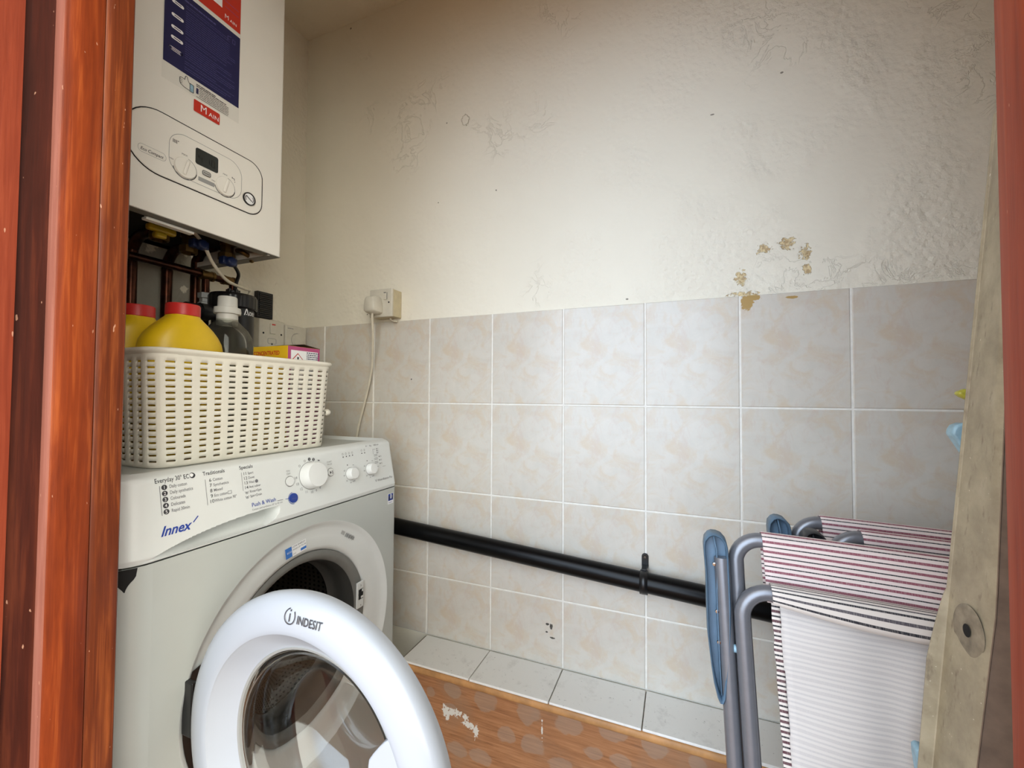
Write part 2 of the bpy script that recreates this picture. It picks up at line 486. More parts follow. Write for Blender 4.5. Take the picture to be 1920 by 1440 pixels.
def struct(o):
    o['kind'] = 'structure'
    return o

def B(): return bmesh.new()

def box(bm, x0, x1, y0, y1, z0, z1, mi=0):
    vs = [bm.verts.new((x, y, z)) for x in (x0, x1) for y in (y0, y1) for z in (z0, z1)]
    for f in ((0, 1, 3, 2), (4, 6, 7, 5), (0, 4, 5, 1), (2, 3, 7, 6), (0, 2, 6, 4), (1, 5, 7, 3)):
        fc = bm.faces.new([vs[i] for i in f]); fc.material_index = mi

def face(bm, pts, mi=0):
    f = bm.faces.new([bm.verts.new(p) for p in pts]); f.material_index = mi
    return f

def smooth_path(pts, n=8):
    P = [Vector(p) for p in pts]
    out = []
    for i in range(len(P) - 1):
        a = P[max(i - 1, 0)]; b = P[i]; c = P[i + 1]; d = P[min(i + 2, len(P) - 1)]
        for k in range(n):
            t = k / n
            out.append(0.5 * ((2 * b) + (c - a) * t + (2 * a - 5 * b + 4 * c - d) * t * t + (3 * b - a - 3 * c + d) * t ** 3))
    out.append(P[-1])
    return out

def tube(bm, pts, r, seg=14, cap=True, mi=0, closed=False):
    P = [Vector(p) for p in pts]
    rings = []
    prev = None
    n = len(P)
    for i, p in enumerate(P):
        if closed: t = P[(i + 1) % n] - P[i - 1]
        else: t = P[min(i + 1, n - 1)] - P[max(i - 1, 0)]
        t.normalize()
        if prev is None:
            a = Vector((0, 0, 1)) if abs(t.z) < 0.9 else Vector((1, 0, 0))
            u = t.cross(a).normalized()
        else:
            u = (prev - t * prev.dot(t)).normalized()
        prev = u
        w = t.cross(u)
        rr = r[i] if isinstance(r, (list, tuple)) else r
        rings.append([bm.verts.new(p + (u * math.cos(2 * math.pi * k / seg) + w * math.sin(2 * math.pi * k / seg)) * rr) for k in range(seg)])
    m = n if closed else n - 1
    for i in range(m):
        A, C = rings[i], rings[(i + 1) % n]
        for k in range(seg):
            f = bm.faces.new((A[k], A[(k + 1) % seg], C[(k + 1) % seg], C[k])); f.material_index = mi
    if cap and not closed:
        bm.faces.new(rings[0][::-1]).material_index = mi
        bm.faces.new(rings[-1]).material_index = mi

def lathe(bm, prof, o, axis, u, seg=48, sx=1.0, sy=1.0, mi=0, uv=None):
    """prof = (radius, height along axis)"""
    o, axis, u = Vector(o), Vector(axis).normalized(), Vector(u).normalized()
    w = axis.cross(u)
    uvl = bm.loops.layers.uv.verify() if uv else None
    rings = []
    for r, h in prof:
        if r < 1e-6: rings.append([bm.verts.new(o + axis * h)])
        else: rings.append([bm.verts.new(o + axis * h + u * (r * sx * math.cos(2 * math.pi * k / seg)) + w * (r * sy * math.sin(2 * math.pi * k / seg))) for k in range(seg)])
    for i in range(len(rings) - 1):
        A, C = rings[i], rings[i + 1]
        for k in range(seg):
            k2 = (k + 1) % seg
            if len(A) == 1 and len(C) == 1: continue
            if len(A) == 1: f = bm.faces.new((A[0], C[k], C[k2]))
            elif len(C) == 1: f = bm.faces.new((A[k], A[k2], C[0]))
            else:
                f = bm.faces.new((A[k], A[k2], C[k2], C[k]))
                if uv:
                    for l, (a, b) in zip(f.loops, ((k, i), (k + 1, i), (k + 1, i + 1), (k, i + 1))):
                        l[uvl].uv = (a / seg, b / (len(rings) - 1))
            f.material_index = mi

def loft(bm, rows, closed=False, cap=False, mi=0):
    R = [[bm.verts.new(p) for p in r] for r in rows]
    n = len(R[0])
    for i in range(len(R) - 1):
        for k in range(n if closed else n - 1):
            f = bm.faces.new((R[i][k], R[i][(k + 1) % n], R[i + 1][(k + 1) % n], R[i + 1][k])); f.material_index = mi
    if cap:
        bm.faces.new(R[0][::-1]).material_index = mi
        bm.faces.new(R[-1]).material_index = mi
    return R

def sheet(bm, rows, uvs):
    """grid of points with UVs in metres"""
    uvl = bm.loops.layers.uv.verify()
    R = [[bm.verts.new(p) for p in r] for r in rows]
    for i in range(len(R) - 1):
        for k in range(len(R[0]) - 1):
            f = bm.faces.new((R[i][k], R[i][k + 1], R[i + 1][k + 1], R[i + 1][k]))
            for l, (a, b) in zip(f.loops, ((i, k), (i, k + 1), (i + 1, k + 1), (i + 1, k))):
                l[uvl].uv = uvs[a][b]

def disc(bm, fn, cu, cv, r, seg=24, mi=0, r2=None):
    """flat disc or ring drawn with a mapping fn(u, v)"""
    if r2 is None:
        face(bm, [fn(cu + r * math.cos(2 * math.pi * k / seg), cv + r * math.sin(2 * math.pi * k / seg)) for k in range(seg)], mi)
    else: arc(bm, fn, cu, cv, r, r2, 0, 360, seg, mi)

def arc(bm, fn, cu, cv, r, r2, a0, a1, seg=24, mi=0):
    for k in range(seg):
        t0 = math.radians(a0 + (a1 - a0) * k / seg); t1 = math.radians(a0 + (a1 - a0) * (k + 1) / seg)
        face(bm, [fn(cu + q * math.cos(t), cv + q * math.sin(t)) for q, t in ((r2, t0), (r, t0), (r, t1), (r2, t1))], mi)

def rect(bm, fn, u0, u1, v0, v1, mi=0):
    face(bm, [fn(u0, v0), fn(u1, v0), fn(u1, v1), fn(u0, v1)], mi)

def stroke(bm, fn, pts, w, mi=0):
    for (a, b), (c, d) in zip(pts[:-1], pts[1:]):
        L = math.hypot(c - a, d - b)
        if L < 1e-9: continue
        nx, ny = -(d - b) / L * w / 2, (c - a) / L * w / 2
        ex, ey = (c - a) / L * w * .3, (d - b) / L * w * .3
        face(bm, [fn(a - ex + nx, b - ey + ny), fn(a - ex - nx, b - ey - ny), fn(c + ex - nx, d + ey - ny), fn(c + ex + nx, d + ey + ny)], mi)

def rrect(u0, u1, v0, v1, r, seg=8):
    pts = []
    for cx, cy, a in ((u1 - r, v1 - r, 0), (u0 + r, v1 - r, 90), (u0 + r, v0 + r, 180), (u1 - r, v0 + r, 270)):
        for k in range(seg + 1):
            t = math.radians(a + 90 * k / seg)
            pts.append((cx + r * math.cos(t), cy + r * math.sin(t)))
    return pts

_tc = {}
def text(bm, fn, s, u, v, size, align='LEFT', mi=0, shear=0.0, bold=0.0, rot=0.0, spacing=1.0, xs=1.0, w=None):
    key = (s, align, shear, bold, spacing)
    if key not in _tc:
        cu = bpy.data.curves.new('t', 'FONT')
        cu.body = s; cu.size = 1.0; cu.align_x = align; cu.shear = shear; cu.offset = bold; cu.resolution_u = 3; cu.space_character = spacing
        ob = bpy.data.objects.new('t', cu); COL.objects.link(ob)
        dg = bpy.context.evaluated_depsgraph_get()
        me = bpy.data.meshes.new_from_object(ob.evaluated_get(dg))
        _tc[key] = ([tuple(x.co[:2]) for x in me.vertices], [tuple(p.vertices) for p in me.polygons])
        bpy.data.objects.remove(ob); bpy.data.curves.remove(cu); bpy.data.meshes.remove(me)
    vs, fs = _tc[key]
    if w: xs = w / (size * max(x for x, y in vs))
    c, sn = math.cos(rot), math.sin(rot)
    V = [bm.verts.new(fn(u + size * (x * xs * c - y * sn), v + size * (x * xs * sn + y * c))) for x, y in vs]
    for f in fs:
        try:
            fc = bm.faces.new([V[i] for i in f]); fc.material_index = mi
        except ValueError:
            pass

def copy_tree(o, parent=None):
    c = o.copy(); COL.objects.link(c)
    if parent is not None: c.parent = parent
    for ch in list(o.children): copy_tree(ch, c)
    return c

# ------------------------------------------------------------------ the room
RX, YF = 2.02, -0.752          # right wall, inner face of the doorway wall
CZ = 2.187
bm = B(); box(bm, -0.1, RX + .1, -0.86, 0.1, -0.05, 0.0); M['floor'] = simple('lino_floor', (150, 112, 78), 0.8, var=0.12, nscale=14, bump=0.2)
struct(obj('floor', bm, 'floor', smooth=False))
bm = B(); box(bm, -0.1, RX + .1, YF, 0.1, CZ, CZ + .06); struct(obj('ceiling', bm, 'plaster_plain', smooth=False))
bm = B(); box(bm, -0.1, 0.0, -0.86, 0.1, 0.0, CZ); struct(obj('wall_left', bm, 'plaster_left', smooth=False))
bm = B(); box(bm, RX, RX + .1, -0.86, 0.1, 0.0, CZ); struct(obj('wall_right', bm, 'plaster_plain', smooth=False))
bm = B(); box(bm, 0.0, RX, 0.004, 0.1, 0.0, CZ)
wb = struct(obj('wall_back', bm, 'plaster', smooth=False))
# tiles: one printed pattern on every tile
bm = B()
box(bm, 0.0, RX, 0.0014, 0.0045, 0.29, 1.1965, 1)
uvl = bm.loops.layers.uv.verify()
zs = [0.2905, 0.4563, 0.7032, 0.9500, 1.1965]
xs = [0.0, 0.102]
while xs[-1] < RX - .2: xs.append(xs[-1] + .2)
xs.append(RX)
g, bv = 0.0019, 0.0016
for i in range(len(xs) - 1):
    for j in range(4):
        x0, x1, z0, z1 = xs[i] + g, xs[i + 1] - g, zs[j] + g, zs[j + 1] - (g if j < 3 else 0)
        if j == 0: z0 = zs[0] + .0008
        jit = [random.uniform(-.0004, .0004) for _ in range(4)]
        ou = [bm.verts.new((x, 0.0014, z)) for x, z in ((x0, z0), (x1, z0), (x1, z1), (x0, z1))]
        inn = [bm.verts.new((x, 0.0 + q * .5, z)) for (x, z), q in zip(((x0 + bv, z0 + bv), (x1 - bv, z0 + bv), (x1 - bv, z1 - bv), (x0 + bv, z1 - bv)), jit)]
        fs = [bm.faces.new(inn)] + [bm.faces.new((ou[k], ou[(k + 1) % 4], inn[(k + 1) % 4], inn[k])) for k in range(4)]
        for f in fs:
            for l in f.loops:
                p = l.vert.co
                lx = xs[i] if i else xs[1] - .2
                bz = zs[j] if j else zs[1] - .2468
                l[uvl].uv = ((p.x - lx) / .2, (p.z - bz) / .2468 * 1.23)
obj('tile_cladding', bm, ['tile', 'grout'], wb, smooth=False)

# tiled ledge on a boxed-in plywood base along the foot of the wall
bm = B(); box(bm, 0.50, RX, -0.118, 0.0, 0.0, 0.283)
bb = struct(obj('baseboard_back', bm, 'ply', smooth=False))
bm = B()
pts = []
for k in range(9):
    t = math.radians(-90 + 180 * k / 8)
    pts.append((-0.118 - .005 * math.cos(t), .2735 + .0085 * math.sin(t)))
loft(bm, [[(x, y, z) for y, z in pts] for x in (0.50, 0.8, 0.985, 1.4, RX)])
obj('timber_bead', bm, 'bead', bb)
bm = B(); box(bm, 0.50, RX, -0.117, -0.001, 0.283, 0.2855); obj('tile_bed', bm, 'grout_dark', bb, smooth=False)
lx = [0.505, 0.702, 0.902, 1.102, 1.302, 1.502, 1.702, 1.902, RX]
for a, b in zip(lx[:-1], lx[1:]):
    bm = B(); dz = random.uniform(-.0008, .0008)
    box(bm, a + .0012, b - .0012, -0.1225 + random.uniform(-.001, .001), -0.002, 0.2845, 0.2905 + dz)
    obj('ledge_tile', bm, 'ledge', bb, smooth=False, bevel=.0012)

# doorway wall and its wooden door frame
DX0, DX1, DZ = 0.548, 1.3465, 1.88
bm = B()
box(bm, 0.0, DX0 - .017, -0.86, YF, 0, CZ); box(bm, DX1 + .017, RX, -0.86, YF, 0, CZ); box(bm, DX0 - .017, DX1 + .017, -0.86, YF, DZ, CZ)
M['boards'] = simple('red_brown_boarding', (142, 104, 78), 0.6, var=0.08, nscale=12)
struct(obj('wall_front', bm, 'boards', smooth=False))

def jamb(name, s, x0):
    """door frame post; s=+1 left post (faces +x), s=-1 right post; x0 = face of the inner bead"""
    X = lambda d: x0 + s * d
    bm = B()
    loft(bm, [[(X(a), b, z) for a, b in ((-.0135, -.8126), (-.0135, -.8365), (-.03, -.8365), (-.03, -.8126))] for z in (0, .5, 1, 1.5, DZ)], True, True)
    r = struct(obj(name, bm, 'wood_dark'))
    bm = B()
    prof = [(-.03, -.7482), (-.0015, -.7482), (0.0, -.7496), (.0010, -.757), (.0011, -.7675), (.0010, -.7752), (.0004, -.7761), (-.03, -.7762)]
    loft(bm, [[(X(a), b, z) for a, b in prof] for z in (0, .5, 1, 1.5, DZ)], True, True)
    obj('stop_bead', bm, 'wood_bead', r)
    bm = B()
    prof = [(-.03, -.7762), (.0005, -.7768), (.0018, -.779), (.0018, -.8095), (.0012, -.811), (-.03, -.811)]
    loft(bm, [[(X(a), b, z) for a, b in prof] for z in (0, .5, 1, 1.5, DZ)], True, True)
    obj('door_stop', bm, 'wood_orange', r)
    bm = B()
    loft(bm, [[(X(a), b, z) for a, b in ((.0010, -.8108), (.0008, -.8125), (-.03, -.8125), (-.03, -.8108))] for z in (0, .5, 1, 1.5, DZ)], True, True)
    obj('stop_edge', bm, 'wood_pink', r)
    bm = B()
    loft(bm, [[(X(a), b, z) for a, b in ((-.009, -.8365), (-.009, -.93), (-.06, -.93), (-.06, -.861), (-.03, -.861), (-.03, -.8365))] for z in (0, .5, 1, 1.5, DZ)], True, True)
    obj('outer_architrave', bm, 'wood_red', r)
    return r
jamb('trim_1', 1, 0.5615)
jr = jamb('trim_2', -1, 1.3312)
for ch in jr.children: ch.data.materials[0] = M['wood_red']
jr.data.materials[0] = M['wood_red']
bm = B(); box(bm, 0.5305, 1.3625, -0.93, -.751, DZ - .03, DZ)
struct(obj('trim_3', bm, 'wood_red', bevel=.002))

# paved ground outside the doorway
bm = B(); box(bm, -4, 5, -6, -0.86, -0.09, -0.05); M['paving'] = simple('paving', (150, 118, 92), 0.85, var=0.1, nscale=6)
struct(obj('floor_outside', bm, 'paving', smooth=False))

# ------------------------------------------------------------------ washing machine
XF, YR, YL = 0.49, -0.130, -0.725
wm = thing('washing_machine', 'white front-loading washing machine with its round door swung open and a chipped top left corner', 'washing machine', (0.28, -0.43, 0))
PY, PZ = -0.400, 0.475           # porthole centre

def plan(inset, rl=0.05, rr=0.012, nfront=2, dl=0.5):
    """outline seen from above from the back left round the front to the back right"""
    xf = XF - inset
    yl = YL + inset * dl
    pts = [(0.07, yl)]
    for k in range(11):
        t = math.radians(90 * k / 10)
        pts.append((xf - rl + rl * math.sin(t), yl + rl - rl * math.cos(t)))
    for k in range(1, nfront): pts.append((xf, yl + rl + (YR - rr - yl - rl) * k / nfront))
    for k in range(7):
        t = math.radians(90 * k / 6)
        pts.append((xf - rr + rr * math.cos(t), YR - rr + rr * math.sin(t)))
    pts.append((0.07, YR))
    return pts
# body shell with a round opening in the front
bm = B()
pl = plan(0)
left, right = pl[:12], pl[-8:]
for part_ in (left, right):
    loft(bm, [[(x, y, z) for x, y in part_] for z in (.012, .2, .45, .7, .7360)])
face(bm, [(.07, YL, .012), (.07, YR, .012), (.07, YR, .7360), (.07, YL, .7360)])
y0, y1, z0, z1 = YL + .05, YR - .012, .012, .7360
N = 96; R1 = .237
outer, inner = [], []
angs = sorted(set([2 * math.pi * k / N for k in range(N)] + [math.atan2(b - PZ, a - PY) % (2 * math.pi) for a in (y0, y1) for b in (z0, z1)]))
for a in angs:
    c, s_ = math.cos(a), math.sin(a)
    t = min([((y1 if c > 0 else y0) - PY) / c if abs(c) > 1e-9 else 9, ((z1 if s_ > 0 else z0) - PZ) / s_ if abs(s_) > 1e-9 else 9])
    outer.append((XF, PY + c * t, PZ + s_ * t)); inner.append((XF, PY + c * R1, PZ + s_ * R1))
loft(bm, [outer, inner], True)
box(bm, .09, XF - .026, YL + .026, YR - .008, .69, .742)
obj('cabinet', bm, 'enamel', wm, angle=30)
# chipped enamel at the top left corner
bm = B()
def corner(ph, z, d=.0006):
    t = math.radians(ph); r = .05 + d
    return (XF - .05 + r * math.sin(t), YL + .05 - r * math.cos(t), z)
chip = [(.7358, 40, 70), (.732, 42, 69.5), (.729, 41, 69), (.725, 40, 68.5), (.721, 42, 66), (.717, 45.5, 62), (.713, 49, 59), (.709, 52.5, 57), (.7055, 55, 56)]
loft(bm, [[corner(p0 + (p1 - p0) * k / 10, z, .0010) for k in range(11)] for z, p0, p1 in chip])
obj('chipped_corner', bm, 'black_rough', wm, label='dark chip in the enamel below the control panel')
# bezel dished round the door opening
bm = B()
lathe(bm, [(R1, 0), (.234, -.0012), (.229, -.007), (.221, -.0105), (.206, -.0125), (.186, -.0145), (.179, -.0175), (.175, -.026)], (XF, PY, PZ), (1, 0, 0), (0, 1, 0), 96)
bez = obj('door_bezel', bm, 'plastic_white', wm, angle=50)
bm = B()
lathe(bm, [(.177, -.030), (.1745, -.020), (.168, -.0185), (.158, -.022), (.1535, -.030)], (XF, PY, PZ), (1, 0, 0), (0, 1, 0), 96)
obj('door_seal', bm, 'rubber', wm, angle=60, label='grey rubber door seal')
bm = B()
lathe(bm, [(.1535, -.0295), (.150, -.045), (.147, -.06), (.152, -.075), (.150, -.09), (.143, -.10)], (XF, PY, PZ), (1, 0, 0), (0, 1, 0), 96)
M['rubber_dark'] = simple('dark_rubber', (58, 58, 56), 0.5, var=0.04)
obj('seal_bellows', bm, 'rubber_dark', wm, angle=60, label='dark folded inside of the door seal')
bm = B()
lathe(bm, [(.139, -.098), (.141, -.101), (.147, -.105)], (XF, PY, PZ), (1, 0, 0), (0, 1, 0), 96)
obj('drum_rim', bm, 'chrome', wm)
bm = B()
lathe(bm, [(.147, -.104), (.196, -.12), (.2, -.15), (.2, -.2), (.2, -.25), (.2, -.30), (.196, -.36), (.12, -.375), (0.0, -.37)], (XF, PY, PZ), (1, 0, 0), (0, 1, 0), 96, uv=True)
dr = obj('drum', bm, 'drum', wm, angle=50, label='perforated steel drum')
for k in range(3):
    bm = B()
    a = math.radians(100 + 120 * k)
    ca, sa = math.cos(a), math.sin(a)
    rows = []
    for x in (-.14, -.2, -.28, -.34):
        rows.append([(XF + x, PY + r * ca - q * sa, PZ + r * sa + q * ca) for r, q in ((.2, -.035), (.165, -.014), (.155, 0), (.165, .014), (.2, .035))])
    loft(bm, rows)
    obj('drum_lifter', bm, 'steel_dark', wm)
# bezel details: lock, stickers, marks
bzf = lambda d: (lambda u, v: (XF - d, u, v))
bm = B(); box(bm, XF - .014, XF - .0095, -.2585, -.2365, .475, .535); obj('door_lock_plate', bm, 'plastic_white', wm, bevel=.0015)
bm = B()
f = bzf(.0090)
rect(bm, f, -.2545, -.2395, .495, .5185); 
for q in (.5265, .481): stroke(bm, f, [(-.248, q + .002), (-.246, q), (-.248, q - .002)], .0009)
box(bm, XF - .0098, XF - .0088, -.2545, -.2395, .506, .508)
obj('lock_slot', bm, 'black_rough', wm)
bm = B(); rect(bm, f, -.2475, -.2395, .497, .502); rect(bm, f, -.2445, -.2395, .5115, .5175)
bmesh.ops.translate(bm, vec=(.0006, 0, 0), verts=bm.verts)
obj('latch_catch', bm, 'plastic_white', wm)
def bez_pt(ph, r, d):
    a = math.radians(ph); return (XF - d, PY + r * math.cos(a), PZ + r * math.sin(a))
def polar(ph0, r0, d):
    """flat frame on the bezel: u runs clockwise along the rim, v outward"""
    a = math.radians(ph0); c, s_ = math.cos(a), math.sin(a)
    return lambda u, v: (XF - d, PY + (r0 + v) * c + u * s_, PZ + (r0 + v) * s_ - u * c)
bm = B(); f = polar(98, .199, .0115)
rect(bm, f, -.024, -.0095, -.011, .009, 0)
rect(bm, f, .010, .0235, -.0095, -.0045, 0)
rect(bm, f, -.0092, .0243, -.0118, .0092, 1)
bmesh.ops.translate(bm, vec=(.0003, 0, 0), verts=[v for v in bm.verts if v.link_faces[0].material_index == 0])
f2 = polar(98, .199, .0111)
text(bm, f2, 'LOW ENERGY', -.008, .0045, .0048, mi=2); text(bm, f2, 'WASH UP TO 30', -.008, -.001, .0042, mi=2); text(bm, f2, 'SAVE', -.008, -.009, .0032, mi=3)
text(bm, f2, 'ECO', -.0205, -.0025, .005, mi=1)
obj('rating_sticker', bm, ['blue_sticker', 'white_print', 'dark_print', 'mid_print'], wm, smooth=False)
bm = B(); f = polar(57, .212, .0105)
for k in range(15):
    x = -.014 + k * .0021
    w = (.0011, .0006, .0014, .0008)[k % 4]
    rect(bm, f, x, x + w, -.0045 if k % 3 else -.006, .0045 if k % 2 else .0025)
for k in range(4): rect(bm, f, -.030 + k * .003, -.0285 + k * .003, -.004, .004, 1)
obj('serial_print', bm, ['dark_print', 'grey_line'], wm, smooth=False)
bm = B(); f = lambda u, v: (XF + .0004, u, v)
rect(bm, f, -.1655, -.1435, .696, .7225, 0)
rect(bm, lambda u, v: (XF + .0006, u, v), -.1640, -.1450, .7045, .7215, 1)
g2 = lambda u, v: (XF + .0008, u, v)
rect(bm, g2, -.1625, -.1575, .7065, .7165, 2); rect(bm, g2, -.1555, -.1515, .709, .7205, 0); rect(bm, g2, -.1545, -.1525, .7065, .7085, 2); rect(bm, g2, -.150, -.1465, .7065, .7165, 2); rect(bm, g2, -.1612, -.1588, .713, .7155, 0); rect(bm, g2, -.149, -.1475, .713, .7155, 0)
text(bm, g2, 'ENERGY', -.1625, .6985, .0042, mi=1)
obj('energy_sticker', bm, ['white_print', 'blue_print', 'navy_print'], wm, smooth=False)

# control panel: sloping fascia with the drawer grip scooped out of it
def base_x(z):
    if z < .745: return XF - .002 + .002 * (z - .7375) / .0075
    if z <= .846: return XF - .20 * (z - .745)
    t = (z - .846) / .0115
    return XF - .0202 - .004 * t - .016 * t ** 3
def scoop(y, z):
    zb = .7395
    u = (y + .678) / .206
    if u <= 0 or u >= 1.02: return 0
    zt = zb + .026 * (1 - (1 - min(u, 1)) ** 2.4) ** 0.9
    yend = -.472 - .030 * (max(0, .766 - z) / .0265) ** 2.5
    if z <= zb or z > zt + .002: return 0
    q = max(0, min(1, (z - zb) / max(zt - zb, 1e-4)))
    edge = max(0, min(1, (zt + .002 - z) / .002))
    e2 = max(0, min(1, (yend - y) / .004)); e2 = e2 * e2 * (3 - 2 * e2)
    return .042 * (q ** .60) * edge * e2 * min(1, u * 3)
zs_ = [.7375, .7385] + [.7395 + .0011 * k for k in range(27)] + [.770 + .0055 * k for k in range(14)] + [.8440 + .0018 * k for k in range(8)] + [.8575]
rows = []
NF = 330
for z in zs_:
    ins = XF - base_x(z)
    r = []
    for x, y in plan(ins, .05 if z < .85 else .046, .010, NF, .35):
        if x > base_x(z) - .0006: x -= scoop(y, z)
        r.append((x, y, z))
    rows.append(r)
rows.append([(min(x, .447), y + (.012 if y < -.69 else 0), .8578) for x, y, z in rows[-1]])
rows.append([(min(x, .440), min(max(y, YL + .02), YR - .008), .850) for x, y, z in rows[-1]])
bm = B(); loft(bm, rows)
cp = obj('control_panel', bm, 'plastic_white', wm, angle=50)
bm = B(); box(bm, .05, .452, YL + .004, YR - .002, .826, .850); obj('worktop', bm, 'enamel', wm, bevel=.004)
bm = B(); box(bm, .075, .44, YL + .012, YR - .006, .7345, .826); obj('drawer_housing', bm, 'enamel', wm)

pf = lambda d: (lambda u, v: (base_x(v) + d + .0003, u, v))
P0 = pf(.0002)
bm = B()
text(bm, P0, 'Everyday 30° EC', -.6660, .8434, .0092, mi=0, w=.0462, bold=.008)
disc(bm, P0, -.6150, .8466, .0042, 20, 0); disc(bm, pf(.0004), -.6161, .8472, .0027, 16, 1); disc(bm, pf(.0005), -.6134, .8452, .0015, 12, 0)
for k, s_ in enumerate(('Daily cotton', 'Daily synthetics', 'Coloureds', 'Delicates', 'Rapid 30min')):
    z = .8335 - k * .0087
    disc(bm, P0, -.6545, z + .0026, .0038, 18, 0)
    text(bm, pf(.0004), str(k + 1), -.6545, z + .0003, .0066, 'CENTER', 1)
    text(bm, P0, s_, -.6480, z + .0004, .0068, mi=2, bold=.008, w=(.024, .0318, .0205, .0192, .0248)[k])
rect(bm, P0, -.6608, -.6600, .797, .839, 2)
text(bm, P0, 'Traditionals', -.5998, .8434, .0084, mi=0, bold=.008, w=.0345)
for k, s_ in enumerate(('Cotton', 'Synthetics', 'Mixed', 'Eco cotton', 'White cotton 90°')):
    z = .8322 - k * .0083
    text(bm, P0, str(6 + k), -.5915 if k < 4 else -.594, z, .0078, mi=0)
    text(bm, P0, s_, -.5858, z + .0004, .0064, mi=2, bold=.008, w=(.0158, .0250, .0142, .0212, .0360)[k])
rect(bm, P0, -.5975, -.5968, .797, .837, 2)
stroke(bm, P0, [(-.5635, .8075), (-.5575, .8075), (-.5575, .8120), (-.5635, .8120), (-.5635, .8075)], .0006, 2)
text(bm, P0, 'Specials', -.5402, .8434, .0082, mi=0, bold=.008, w=.0245)
for k, s_ in enumerate(('Sport', 'Duvet', 'Wool', 'Anti odour', 'Rinse+Spin', 'Spin+Drain')):
    z = .8328 - k * .0079
    if k < 4: text(bm, P0, str(11 + k), -.5350, z, .0074, mi=0)
    else:
        stroke(bm, P0, [(-.5345, z + .004), (-.5330, z), (-.5300, z), (-.5285, z + .004)], .0007, 2); disc(bm, P0, -.5315, z + .0022, .0012, 10, 2)
    text(bm, P0, s_, -.5262, z + .0004, .0060, mi=2, bold=.008, w=(.0105, .0118, .0100, .0215, .0220, .0218)[k])
disc(bm, P0, -.5115, .8192, .0030, 16, 2)
rect(bm, P0, -.5378, -.5372, .807, .838, 2)
text(bm, P0, 'Push & Wash', -.5255, .7770, .0096, mi=3, w=.0470, bold=.008)
text(bm, P0, 'Cotton and synthetics 30° in 45 min', -.5255, .7708, .0044, mi=2, w=.0600)
stroke(bm, P0, [(-.4755, .7765), (-.4640, .7760)], .0008, 0); stroke(bm, P0, [(-.4585, .7758), (-.4505, .7753)], .0008, 3)
obj('programme_print', bm, ['dark_print', 'white_print', 'mid_print', 'blue_print', 'grey_line'], cp, smooth=False)
bm = B()
# maker's name in slanted letters
text(bm, P0, 'Innex', -.6650, .7685, .0190, mi=3, shear=.42, bold=.022, xs=.92)
stroke(bm, P0, [(-.6200, .7775), (-.6130, .7845)], .0016, 3)
obj('maker_print', bm, ['dark_print', 'white_print', 'mid_print', 'blue_print', 'grey_line'], cp, smooth=False)
bm = B()
# on/off and start
text(bm, P0, 'ON', -.4455, .8240, .0052, 'CENTER', 4); text(bm, P0, 'OFF', -.4455, .8185, .0052, 'CENTER', 4)
text(bm, P0, 'START', -.3425, .8270, .0046, 'CENTER', 4); text(bm, P0, 'PAUSE', -.3425, .8218, .0046, 'CENTER', 4)
# programme numbers round the main dial
KY, KZ = -.3945, .8085
for a, s_ in ((222, '12'), (200, '13'), (178, '14'), (245, '11'), (266, '10'), (284, '9'), (302, '8')):
    t = math.radians(a)
    text(bm, P0, s_, KY + .0360 * math.cos(t), KZ + .0330 * math.sin(t) - .002, .0070, 'CENTER', 2)
for a in (88, 70):
    t = math.radians(a); disc(bm, P0, KY + .0335 * math.cos(t), KZ + .0325 * math.sin(t), .0033, 16, 0)
    text(bm, pf(.0004), '1' if a == 88 else '2', KY + .0335 * math.cos(t), KZ + .0325 * math.sin(t) - .0019, .0056, 'CENTER', 1)
stroke(bm, P0, [(KY + .0225, KZ + .0275), (KY + .0262, KZ + .0265)], .0018, 0)
for a in (108, 135):
    t = math.radians(a); arc(bm, P0, KY + .034 * math.cos(t), KZ + .032 * math.sin(t), .0014, .0024, 0, 360, 14, 4)
for ky, kz in ((-.2860, .7935), (-.2215, .7940)):
    for a, s_ in ((150, '60'), (183, '40'), (225, '30'), (262, '20'), (292, 'OFF')):
        t = math.radians(a); text(bm, P0, s_, ky + .0195 * math.cos(t), kz + .0190 * math.sin(t) - .0015, .0048, 'CENTER', 2)
    disc(bm, P0, ky - .006, kz + .0205, .0014, 10, 0); stroke(bm, P0, [(ky + .010, kz + .0185), (ky + .014, kz + .0178)], .0009, 2)
for k in range(4):
    y = -.3015 + k * .0098
    disc(bm, P0, y, .8330 + k * .0002, .0015, 12, 0); arc(bm, P0, y - .0005, .8395, .0016, .0024, 0, 360, 12, 4)
for k in range(2):
    y = -.2415 + k * .0098
    disc(bm, P0, y, .8340, .0015, 12, 0); arc(bm, P0, y, .8405, .0016, .0024, 0, 360, 12, 4)
text(bm, P0, 'A+', -.2255, .8470, .0052, mi=2); text(bm, P0, '6kg', -.2120, .8470, .0050, mi=2); text(bm, P0, '1200 rpm', -.1980, .8470, .0050, mi=0)
stroke(bm, P0, [(-.2020, .8385), (-.1920, .8385)], .0006, 2); stroke(bm, P0, [(-.2025, .8385), (-.2025, .8270)], .0006, 2)
for k, z in enumerate((.8385, .8340, .8290)):
    disc(bm, P0, -.1880, z, .0015, 12, 0); text(bm, P0, '369'[k], -.1845, z - .0014, .0042, mi=2)
for z in (.8190, .8105, .8020):
    stroke(bm, P0, [(-.2010, z + .0060), (-.1890, z + .0060)], .0007, 0); stroke(bm, P0, [(-.2010, z + .0030), (-.1890, z + .0030)], .0007, 2)
    disc(bm, P0, -.1825, z, .0015, 12, 0); arc(bm, P0, -.1770, z, .0012, .0020, 0, 360, 10, 4)
stroke(bm, P0, [(-.2010, .7960), (-.1890, .7960)], .0007, 0)
stroke(bm, P0, [(-.1750, .7935), (-.1640, .7935)], .0008, 4)
